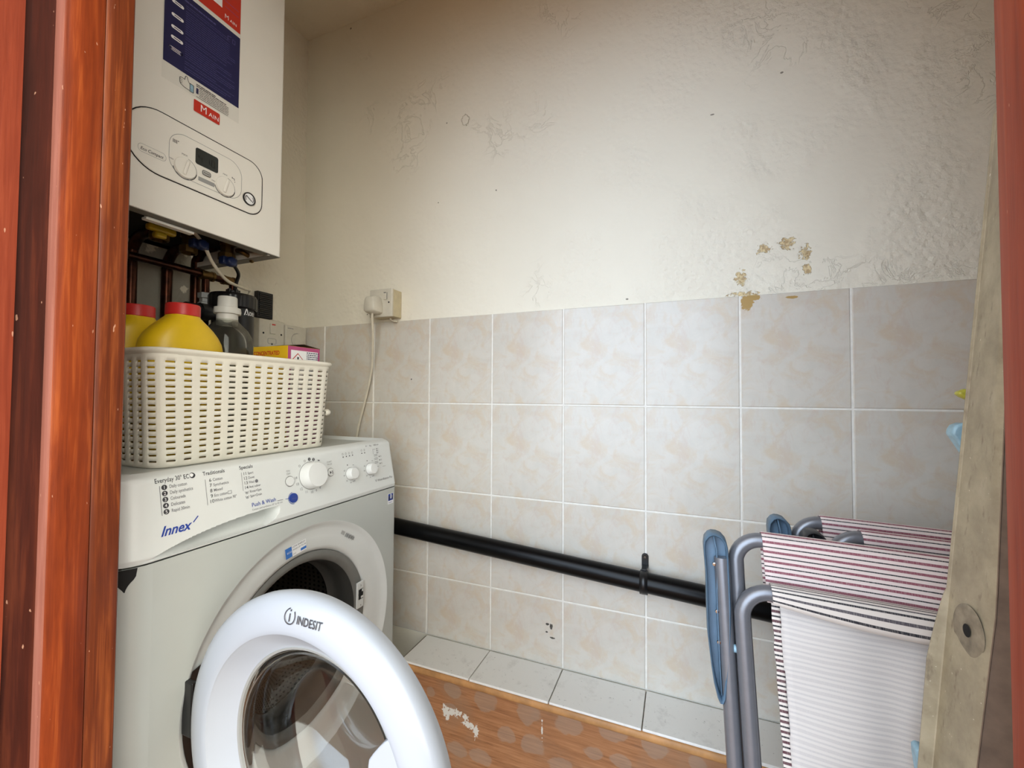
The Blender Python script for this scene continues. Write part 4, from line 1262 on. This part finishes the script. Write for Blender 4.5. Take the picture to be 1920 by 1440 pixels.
# ------------------------------------------------------------------ black waste pipe and its clip
bm = B()
pz = lambda x: .596 - .0655 * (x - .4238)
tube(bm, [(x, -.034, pz(x)) for x in (.06, .4, .8, 1.2, 1.6, 1.99)], .0222, 28)
top(obj('waste_pipe', bm, 'pipe_black'), 'long black waste pipe sloping along the tiled wall', 'pipe')
cl = thing('pipe_clip', 'black bracket clip holding the waste pipe to the tiles', 'clip', (1.1005, 0, .55))
bm = B()
rows = []
for d in (-.0085, .0085):
    rows.append([(1.1005 + d, -.034 + .0242 * math.sin(math.radians(a)), pz(1.1005) + .0242 * math.cos(math.radians(a))) for a in range(0, 361, 12)])
loft(bm, rows)
obj('strap', bm, 'black', cl, solid=.003)
bm = B(); q = rrect(1.0930, 1.1080, pz(1.1) + .018, pz(1.1) + .054, .0070)
loft(bm, [[(u, y, v) for u, v in q] for y in (-.0045, -.0005)], True, True)
box(bm, 1.0945, 1.1065, -.034, -.0025, pz(1.1) + .0235, pz(1.1) + .0285)
obj('fixing_tab', bm, 'black', cl, bevel=.0008)
bm = B(); lathe(bm, [(.0038, 0), (.0030, .002), (0, .0022)], (1.1005, -.0045, pz(1.1) + .0460), (0, -1, 0), (1, 0, 0), 16); obj('screw', bm, 'steel_dark', cl)
bm = B(); box(bm, 1.0945, 1.1065, -.034, -.0005, pz(1.1) - .0285, pz(1.1) - .0235); obj('lower_arm', bm, 'black', cl, smooth=False)

# ------------------------------------------------------------------ woven basket on the machine and what is in it
bk = thing('storage_basket', 'cream woven plastic basket on top of the washing machine', 'basket', (.26, -.44, .8505))
def bplan(t):
    """corner points of the basket outline at height t (0 bottom, 1 top)"""
    xf = .386 + .012 * t; xb = .130 - .008 * t; yr = -.266 + .007 * t; yl = -.619 - .012 * t
    return xb, xf, yl, yr
def bpath(t, n, r=.030, off=0.0):
    xb, xf, yl, yr = bplan(t)
    xb -= off; xf += off; yl -= off; yr += off
    P = []
    segs = [((xf, yl + r), (xf, yr - r)), None, ((xf - r, yr), (xb + r, yr)), None, ((xb, yr - r), (xb, yl + r)), None, ((xb + r, yl), (xf - r, yl)), None]
    cents = [None, (xf - r, yr - r, 0), None, (xb + r, yr - r, 90), None, (xb + r, yl + r, 180), None, (xf - r, yl + r, 270)]
    L = []
    for i, s_ in enumerate(segs): L.append(math.dist(*s_) if s_ else math.pi * r / 2)
    T = sum(L)
    for k in range(n):
        d = T * k / n
        i = 0
        while d > L[i]: d -= L[i]; i += 1
        if segs[i]:
            (a, b), (c, e) = segs[i]; q = d / L[i]; P.append((a + (c - a) * q, b + (e - b) * q))
        else:
            cx, cy, a0 = cents[i]; a = math.radians(a0 + 90 * d / L[i]); P.append((cx + r * math.cos(a), cy + r * math.sin(a)))
    return P
NC, NR = 48, 17
zb_, zt_ = .8600, 1.036
pitch = (zt_ - zb_) / NR
levels = [.8508, .8545]
for j in range(NR): levels += [zb_ + pitch * j, zb_ + pitch * j + .0031]
levels += [zt_, 1.046]
SUB = [0.0, .14, .29, .43, .56, .69, .845]      # slot spans .43-.. wraps between ribs
bm = B()
fine = 480
grid = []
for li, z in enumerate(levels):
    t = (z - .8508) / (1.046 - .8508)
    P = bpath(t, fine)
    row = []
    xb, xf, yl, yr = bplan(t); cx, cy = (xb + xf) / 2, (yl + yr) / 2
    for c in range(NC):
        for fr in range(10):
            x, y = P[c * 10 + fr]
            row.append([x, y, z, c, fr])
    grid.append(row)
V = []
for li, row in enumerate(grid):
    vr = []
    for x, y, z, c, fr in row:
        t = (z - .8508) / (1.046 - .8508)
        xb, xf, yl, yr = bplan(t); cx, cy = (xb + xf) / 2, (yl + yr) / 2
        # outward direction of a rounded rectangle
        nx = max(0, x - (xf - .03)) - max(0, (xb + .03) - x); ny = max(0, y - (yr - .03)) - max(0, (yl + .03) - y)
        L_ = math.hypot(nx, ny) or 1
        nx, ny = nx / L_, ny / L_
        j = (li - 2) // 2
        o = 0.0
        if 2 <= li < len(levels) - 2:
            if fr in (1, 2): o = .0010 if (c + j) % 2 else .0004
            elif fr in (0, 3): o = .0003
            else: o = .0006
        if li >= len(levels) - 2: o = .0010
        vr.append(bm.verts.new((x + nx * o, y + ny * o, z)))
    V.append(vr)
n = NC * 10
for li in range(len(levels) - 1):
    slot_row = li >= 2 and li < len(levels) - 2 and (li - 2) % 2 == 0
    for k in range(n):
        if slot_row and (k % 10) in (4, 5, 6, 7, 8): continue
        bm.faces.new((V[li][k], V[li][(k + 1) % n], V[li + 1][(k + 1) % n], V[li + 1][k]))
loose = [v for v in bm.verts if not v.link_faces]
if loose: bmesh.ops.delete(bm, geom=loose, context='VERTS')
obj('woven_wall', bm, 'basket', bk, solid=.0028, angle=50)
bm = B(); fl = bpath(0.02, 120, off=-.001); face(bm, [(x, y, .8515) for x, y in fl]); face(bm, [(x, y, .8535) for x, y in fl]); loft(bm, [[(x, y, .8515) for x, y in fl], [(x, y, .8535) for x, y in fl]], True)
obj('basket_floor', bm, 'basket', bk)
bm = B()
rows = []
for off, z in ((.0012, 1.036), (.0022, 1.040), (.0065, 1.0425), (.0075, 1.0465), (.0060, 1.0495), (.0015, 1.0505), (-.0018, 1.0490), (-.0022, 1.044)):
    rows.append([(x, y, z) for x, y in bpath(1.0, 160, r=.034, off=off)])
loft(bm, rows, True)
obj('rim', bm, 'basket', bk, angle=50)
bm = B(); lathe(bm, [(.004, 0), (.0075, .003), (.0082, .008), (.006, .013), (0, .0145)], (.372, -.259, .930), (0, 1, 0), (1, 0, 0), 20); obj('lid_peg', bm, 'basket', bk)

FLZ = .8538
def jerry(name, x, y, sw, label):
    r = thing(name, label, 'bottle', (x, y, FLZ), group=None)
    bm = B()
    prof = [(.0, 0.0), (.060, .001), (.066, .006), (.068, .03), (.0680, .12), (.0700, .190), (.0695, .206), (.0670, .219), (.060, .232), (.050, .2445), (.040, .2545), (.032, .262), (.0272, .2665), (.0255, .2695), (.0255, .290)]
    rings = []
    for rr, h in prof:
        if h < .24: rr *= sw
        sy_ = rr; sx_ = rr * .62 if h < .22 else max(min(rr * .62 + (.0255 - .0255 * .62) * min(1, (h - .22) / .045), rr), .0)
        if rr == 0: rings.append([bm.verts.new((x, y, FLZ + h))]); continue
        rings.append([bm.verts.new((x + (abs(math.cos(a)) ** .8) * math.copysign(sx_, math.cos(a)), y + (abs(math.sin(a)) ** .9) * math.copysign(sy_, math.sin(a)), FLZ + h)) for a in [2 * math.pi * k / 48 for k in range(48)]])
    for A, C_ in zip(rings[:-1], rings[1:]):
        for k in range(48):
            if len(A) == 1: bm.faces.new((A[0], C_[k], C_[(k + 1) % 48]))
            else: bm.faces.new((A[k], A[(k + 1) % 48], C_[(k + 1) % 48], C_[k]))
    obj('bottle_body', bm, 'yellow', r, angle=60)
    bm = B()
    lathe(bm, [(.0262, .2690), (.0275, .2700), (.0275, .2890), (.0262, .2915), (0, .2920)], (x, y, FLZ), (0, 0, 1), (1, 0, 0), 48)
    obj('cap', bm, 'cap_red', r, angle=40)
    return r
jerry('detergent_bottle', .288, -.5295, 1, 'yellow bottle with a red cap in the front of the basket')
jerry('detergent_bottle', .193, -.5560, .86, 'yellow red-capped bottle half hidden behind the door frame')
cbt = thing('clear_bottle', 'empty clear plastic bottle with a frosted cap in the basket', 'bottle', (.198, -.384, FLZ))
bm = B()
lathe(bm, [(0, .001), (.044, .001), (.050, .008), (.050, .05), (.0470, .09), (.050, .14), (.0525, .20), (.0525, .235), (.050, .252), (.042, .268), (.030, .281), (.0225, .289), (.0205, .294), (.0200, .312)], (.198, -.384, FLZ), (0, 0, 1), (1, 0, 0), 48)
obj('bottle_body', bm, 'pet', cbt, angle=60, solid=.0012)
bm = B()
lathe(bm, [(.0215, .2800), (.0215, .3050), (.0270, .3060), (.0275, .3120), (.0265, .3200), (.0200, .3215), (.0195, .3440), (.0180, .3460), (0, .3465)], (.198, -.384, FLZ), (0, 0, 1), (1, 0, 0), 40)
obj('cap', bm, 'frost', cbt, angle=40)
dbx = thing('detergent_box', 'yellow and pink card box with a warning diamond in the right of the basket', 'box', (.318, -.319, FLZ))
x0, x1, y0_, y1_, zt = .262, .3725, -.3655, -.2775, 1.0825
bm = B(); box(bm, x0, x1 - .0006, y0_, y1_, FLZ, zt); bx_ = obj('carton', bm, 'yellow_card', dbx, bevel=.0008)
bm = B(); box(bm, x1 - .0008, x1, y0_ + .0003, y1_ - .0003, FLZ + .001, zt - .0005); obj('end_panel', bm, 'pink_card', dbx, smooth=False)
bm = B(); f = lambda u, v: (x1 + .0003, u, v); f2 = lambda u, v: (x1 + .0006, u, v); f3 = lambda u, v: (x1 + .0008, u, v)
rect(bm, f, y0_ + .0075, y1_ - .006, .98, 1.0735, 0)
c0, c1 = -.3400, 1.0490
for s_, mi in ((.0185, 1), (.0160, 0)):
    face(bm, [(x1 + (.0006 if mi == 1 else .0009), c0, c1 - s_), (x1 + (.0006 if mi == 1 else .0009), c0 + s_, c1), (x1 + (.0006 if mi == 1 else .0009), c0, c1 + s_), (x1 + (.0006 if mi == 1 else .0009), c0 - s_, c1)], mi)
f4 = lambda u, v: (x1 + .0012, u, v)
face(bm, [f4(c0 - .0026, c1 + .0095), f4(c0 - .0011, c1 - .0035), f4(c0 + .0011, c1 - .0035), f4(c0 + .0026, c1 + .0095)], 2); disc(bm, f4, c0, c1 - .0070, .0021, 14, 2)
rn = random.Random(5)
for k in range(12):
    v = 1.0690 - k * .0046; u = -.3160
    while u < -.2820:
        w = rn.uniform(.002, .006); rect(bm, f2, u, min(u + w, -.2815), v, v + .0022, 3); u += w + .0012
obj('end_print', bm, ['white_print', 'red_print', 'dark_print', 'navy_print'], bx_, smooth=False)
bm = B()
fs_ = lambda u, v: (u, y0_ - .0004, v)
text(bm, fs_, 'CONCENTRATED', .2640, 1.0625, .0128, mi=4, bold=.03, w=.083)
text(bm, fs_, 'FORMULA', .2700, 1.0475, .0128, mi=2, bold=.03, w=.052)
obj('front_print', bm, ['white_print', 'red_print', 'dark_print', 'navy_print', 'red_print'], bx_, smooth=False)
bm = B(); rows = [[(x0 + .02, y1_, zt), (x1, y1_, zt)], [(x0 + .02, y1_ - .030, zt + .0095), (x1 - .012, y1_ - .035, zt + .0080)], [(x0 + .02, y1_ - .062, zt + .0035), (x1 - .006, y1_ - .066, zt + .0025)]]
loft(bm, rows); obj('top_flap', bm, 'card_brown', dbx, solid=.0012, smooth=False)

# ------------------------------------------------------------------ folded garden chairs leaning in the corner
ZT = .78
def chy(z): return -.36 - .105 * (ZT - z)
def ch(x, z, c=0.0):
    """chair sheet: slight sideways lean, leaning back against the wall side"""
    return (x + .045 * (.75 - z) - .0005, chy(z) + c, z - .028 * (x - 1.286) * (1 if x > 1.286 else 0))
W = .40
mir = lambda x: 2 * (1.286 + W / 2) - x
def make_chair(label, armmat='arm_blue'):
    r = thing('folding_chair', label, 'folding chair', (1.50, -.45, 0), group='folded garden chairs')
    for m_ in (0, 1):
        X = (lambda x: x) if not m_ else mir
        # armrest: hollow plastic moulding seen from its ribbed underside
        zz = [.5555, .562, .580, .60, .64, .68, .72, .745, .758, .768, .7745, .777]
        lf = [1.2190, 1.2160, 1.2125, 1.2105, 1.2080, 1.2088, 1.2102, 1.2095, 1.2093, 1.2110, 1.2160, 1.2210]
        rg = [1.2235, 1.2262, 1.2290, 1.2320, 1.2370, 1.2398, 1.2408, 1.2412, 1.2412, 1.2396, 1.2340, 1.2275]
        ol = [(X(a), z) for a, z in zip(lf, zz)] + [(X(a), z) for a, z in zip(rg[::-1], zz[::-1])]
        bm = B()
        cxm = sum(a for a, _ in ol) / len(ol)
        def ins(d): return [(a + (d if a < cxm else -d), z + (d if z < .6 else -d if z > .76 else 0)) for a, z in ol]
        rows = [[ch(a, z, .018) for a, z in ins(.004)], [ch(a, z, .014) for a, z in ol], [ch(a, z, -.010) for a, z in ol], [ch(a, z, -.012) for a, z in ins(.0012)], [ch(a, z, -.010) for a, z in ins(.0026)], [ch(a, z, .006) for a, z in ins(.0030)]]
        loft(bm, rows, True); bm.faces.new([bm.verts.new(p) for p in rows[0]]); bm.faces.new([bm.verts.new(p) for p in rows[-1]])
        a = obj('armrest', bm, armmat, r, angle=50)
        bm = B()
        rb = [(X(1.2235), .7735), (X(1.2262), .755), (X(1.2262), .73), (X(1.2235), .70), (X(1.2225), .66), (X(1.2215), .60), (X(1.2215), .565)]
        loft(bm, [[ch(q, z, .007) for q, z in rb], [ch(q, z, -.008) for q, z in rb]])
        obj('stiffening_rib', bm, armmat, a, solid=.0014)
        bm = B(); tube(bm, [ch(X(1.2324), z, -.002) for z in (.7445, .60, .3, .006)], .0100, 16); obj('leg', bm, 'tube', r)
        for z in (.735, .672, .632):
            bm = B(); lathe(bm, [(.0028, 0), (.0024, .0016), (0, .0020)], ch(X(1.2222), z, -.006), (0, -1, 0), (1, 0, 0), 12); obj('rivet', bm, 'chrome', r)
        bm = B(); tube(bm, [ch(X(1.2400), .628, -.006), ch(X(1.2500), .628, -.006)], .0052, 12); obj('spacer', bm, 'pale_blue', r, label='pale blue plastic spacer')
        bm = B(); box(bm, *sorted((X(1.2225), X(1.2425))), chy(.02) - .012, chy(.02) + .010, .0, .030); obj('foot_cap', bm, 'black', r, bevel=.003)
    bm = B()
    arch = [(1.2515, .10), (1.2515, .45), (1.2515, .66), (1.2515, .715)] + [(1.286 - .0345 * math.cos(math.radians(a)), .7350 + .0345 * math.sin(math.radians(a))) for a in range(10, 91, 10)]
    full = arch + [(mir(a), z) for a, z in arch[::-1]]
    tube(bm, [ch(a, z, .013) for a, z in full], .0103, 16); obj('back_frame', bm, 'tube', r)
    bm = B()
    arch = [(1.2530, .03), (1.2530, .40), (1.2530, .60), (1.2530, .660)] + [(1.289 - .036 * math.cos(math.radians(a)), .6740 + .036 * math.sin(math.radians(a))) for a in range(8, 91, 10)]
    full = arch + [(mir(a), z) for a, z in arch[::-1]]
    tube(bm, [ch(a, z, -.013) for a, z in full], .0103, 16); obj('seat_frame', bm, 'tube', r)
    # canvas back wrapped over the top bar
    prof = [(.0015, .692 + .0052 * k) for k in range(15)] + [(.013 - .0122 * math.cos(math.radians(a)), .7690 + .0122 * math.sin(math.radians(a))) for a in range(10, 180, 17)] + [(.0255, .765), (.0255, .73), (.0255, .695)]
    s_ = [0]
    for p, q in zip(prof[:-1], prof[1:]): s_.append(s_[-1] + math.dist(p, q))
    NX = 40
    rows, uv = [], []
    for (c, z), d in zip(prof, s_):
        row, u = [], []
        for k in range(NX + 1):
            x = 1.286 + W * k / NX
            wv = .0012 * math.sin(k * .55 + z * 60) * min(1, max(0, (.76 - z) * 12)) + .0015 * math.sin(k * .21)
            row.append(ch(x, z, c + wv * .5)); u.append((x, d))
        rows.append(row); uv.append(u)
    bm = B(); sheet(bm, rows, uv); obj('back_canvas', bm, 'stripe', r, solid=.0010)
    # seat canvas rolled over the front bar of the seat frame
    rows, uv = [], []
    for i in range(14):
        a = 8 + i * 14
        row, u = [], []
        for k in range(NX + 1):
            x = 1.289 + (W - .006) * k / NX
            s2 = k / NX
            e = max(0, a - 140) / 50.0
            c = -.013 + .0124 * math.cos(math.radians(a)) - .0015 * min(1, max(0, a - 60) / 60)
            z = .7100 + .0122 * math.sin(math.radians(a)) - e * (.006 + .013 * math.sin(math.pi * min(1, s2 * 1.35)) )
            row.append(ch(x, z, c)); u.append((x, i * .0048))
        rows.append(row); uv.append(u)
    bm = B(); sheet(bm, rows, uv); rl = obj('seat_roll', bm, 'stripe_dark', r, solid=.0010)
    # pale underside of the seat hanging below it
    for nm, xa, xb_, nx, mat, c0_ in (('seat_underside', 1.2985, mir(1.2985), 36, 'stripe_pale', -.0040), ('seat_hem', 1.2895, 1.2995, 3, 'stripe_hem', -.0052), ('seat_hem', mir(1.2995), mir(1.2895), 3, 'stripe_hem', -.0052)):
        rows, uv = [], []
        for i in range(31):
            z = .712 - .019 * i
            row, u = [], []
            for k in range(nx + 1):
                x = xa + (xb_ - xa) * k / nx
                wv = .0030 * math.exp(-((x - 1.41) / .018) ** 2) * min(1, i / 6) - .0040 * math.exp(-((x - 1.355) / .05) ** 2) + .0012 * math.sin(i * .9 + x * 30)
                if 'hem' in nm: wv = .0006 * math.sin(i * 2.0)
                row.append(ch(x + (.0008 * math.sin(i * 2.7) if 'hem' in nm and k == 0 else 0), z, c0_ + wv)); u.append((x, i * .019))
            rows.append(row); uv.append(u)
        bm = B(); sheet(bm, rows, uv); obj(nm, bm, mat, r, solid=.0012)
    return r
c1 = make_chair('nearest striped folding chair with a blue-grey armrest, in front of the other two')
c2 = copy_tree(c1); c2.location = (c1.location.x + .104, c1.location.y + .132, c1.location.z + 0.0)
c2['label'] = 'rearmost striped folding chair with its blue-grey armrest tip against the tiles'
c3 = copy_tree(c1); c3.location = (c1.location.x + .136, c1.location.y + .066, c1.location.z + 0.0)
c3['label'] = 'middle folding chair with a charcoal black armrest, between the two blue-armed chairs'
seen = {}
for o in c3.children_recursive:
    if o.data and 'blue_grey' in o.data.materials[0].name:
        if o.data.name not in seen:
            seen[o.data.name] = o.data.copy(); seen[o.data.name].materials[0] = M['arm_black']
        o.data = seen[o.data.name]

# ------------------------------------------------------------------ weathered panel leaning just inside the doorway
lp = thing('leaning_panel', 'tall weathered beige panel with a round hole leaning at the right of the doorway', 'panel', (1.45, -.49, 0))
def xB(z): return 1.4357 + .092 * (z - .749)
def xC(z): return 1.4408 + (.050 if z > .779 else .112) * (z - .779)
def lip(z):
    if z > .775: return .0008
    if z > .70: return .0008 + .0105 * ((.775 - z) / .075) ** .7
    return .0113 - .003 * min(1, (.70 - z) / .3)
zl = [0, .2, .4, .52, .60, .65, .69, .70, .715, .73, .745, .76, .77, .775, .80, .9, 1.0, 1.1, 1.2, 1.262, 1.27]
rowsA, rowsB = [], []
for z in zl:
    b, c, l = xB(z), xC(z), lip(z)
    q = .03 * max(0, .749 - z) / .749
    top_ = .006 if z > 1.265 else 0
    A = [(b - l, -.4565, z), (b - l - .0004, -.4580, z), (b - l * .5, -.4592, z), (b - .0005, -.4597, z), (b + .0004, -.4605, z), (b + (c - b) * .33 - .0005, -.480, z), (b + (c - b) * .75, -.505, z), (c - .0010, -.515, z), (c + .0006, -.519, z), (c + .0012, -.5215, z)]
    d = .030 + .02 * (z - .64)
    Bq = [(c + .0012, -.5215, z), (c + .0016, -.5225, z), (c + .0024, -.5215, z), (c + d * .6, -.5255, z), (c + d, -.5275, z), (c + d + .004, -.520, z), (c + d + .004, -.465, z), (b + .012, -.450, z), (b - l + .002, -.4535, z), (b - l, -.4565, z)]
    sh = lambda P: [(1.1775 + (x - 1.1775) * (1.0415 + y - q) / (1.0415 + y), y - q, zz_) for x, y, zz_ in P]
    rowsA.append(sh(A)); rowsB.append(sh(Bq))
bm = B(); loft(bm, rowsA); pf_ = obj('panel_face', bm, 'panel', lp, angle=35)
bm = B(); loft(bm, rowsB); face(bm, rowsA[-1] + rowsB[-1][1:-1]); face(bm, rowsA[0] + rowsB[0][1:-1]); obj('panel_side', bm, 'panel_shaded', lp, angle=35, label='side of the panel, coloured darker for its shade')
bm = B()
hz = .749
fx = lambda y, z: xB(z) + (xC(z) - xB(z)) * (-.46 - y) / .06
o_ = (fx(-.494, hz) - .0012, -.494, hz)
lathe(bm, [(.0240, -.0006), (.0225, .0003), (.0180, .0006), (.0100, -.0001), (.0060, -.0001)], o_, (-1, -.06, .05), (0, 1, 0), 40)
M['boss_stain_shade'] = simple('stain_shade_beige', (150, 140, 121), 0.6, var=0.2, nscale=70)  # darker beige carrying both stain and the shading of the dimple
obj('pressed_boss', bm, 'boss_stain_shade', lp, angle=60)
bm = B(); lathe(bm, [(.0060, .0006), (0, .0006)], o_, (-1, -.06, .05), (0, 1, 0), 24); obj('bolt_hole', bm, 'black_rough', lp)
def peg(name, mat, pts, th_, label):
    bm = B()
    loft(bm, [[(x, -.4475 + d, z) for x, z in pts] for d in (0, th_)], True, True)
    obj(name, bm, mat, lp, bevel=.0025, label=label)
bz_ = .978
peg('plastic_tab', 'lime', [(xB(.978) + .012, .984), (xB(.978) + .004, .984), (xB(.978) - .0005, .9815), (xB(.978) - .0030, .9795), (xB(.978) + .001, .9755), (xB(.978) + .006, .9725), (xB(.978) + .012, .9725)], .010, 'lime yellow plastic tab')
peg('plastic_clip', 'pale_blue', [(xB(.94) + .012, .9475), (xB(.94) + .004, .9475), (xB(.94) - .001, .9450), (xB(.94) - .0035, .9405), (xB(.94) - .0045, .9350), (xB(.94) - .0020, .9310), (xB(.94) + .0065, .9145), (xB(.94) + .012, .9125)], .014, 'pale blue plastic clip')
peg('plastic_clip', 'pale_blue', [(1.428, .594), (1.4170, .596), (1.4135, .593), (1.4140, .584), (1.4165, .562), (1.428, .558)], .014, 'pale blue plastic clip')
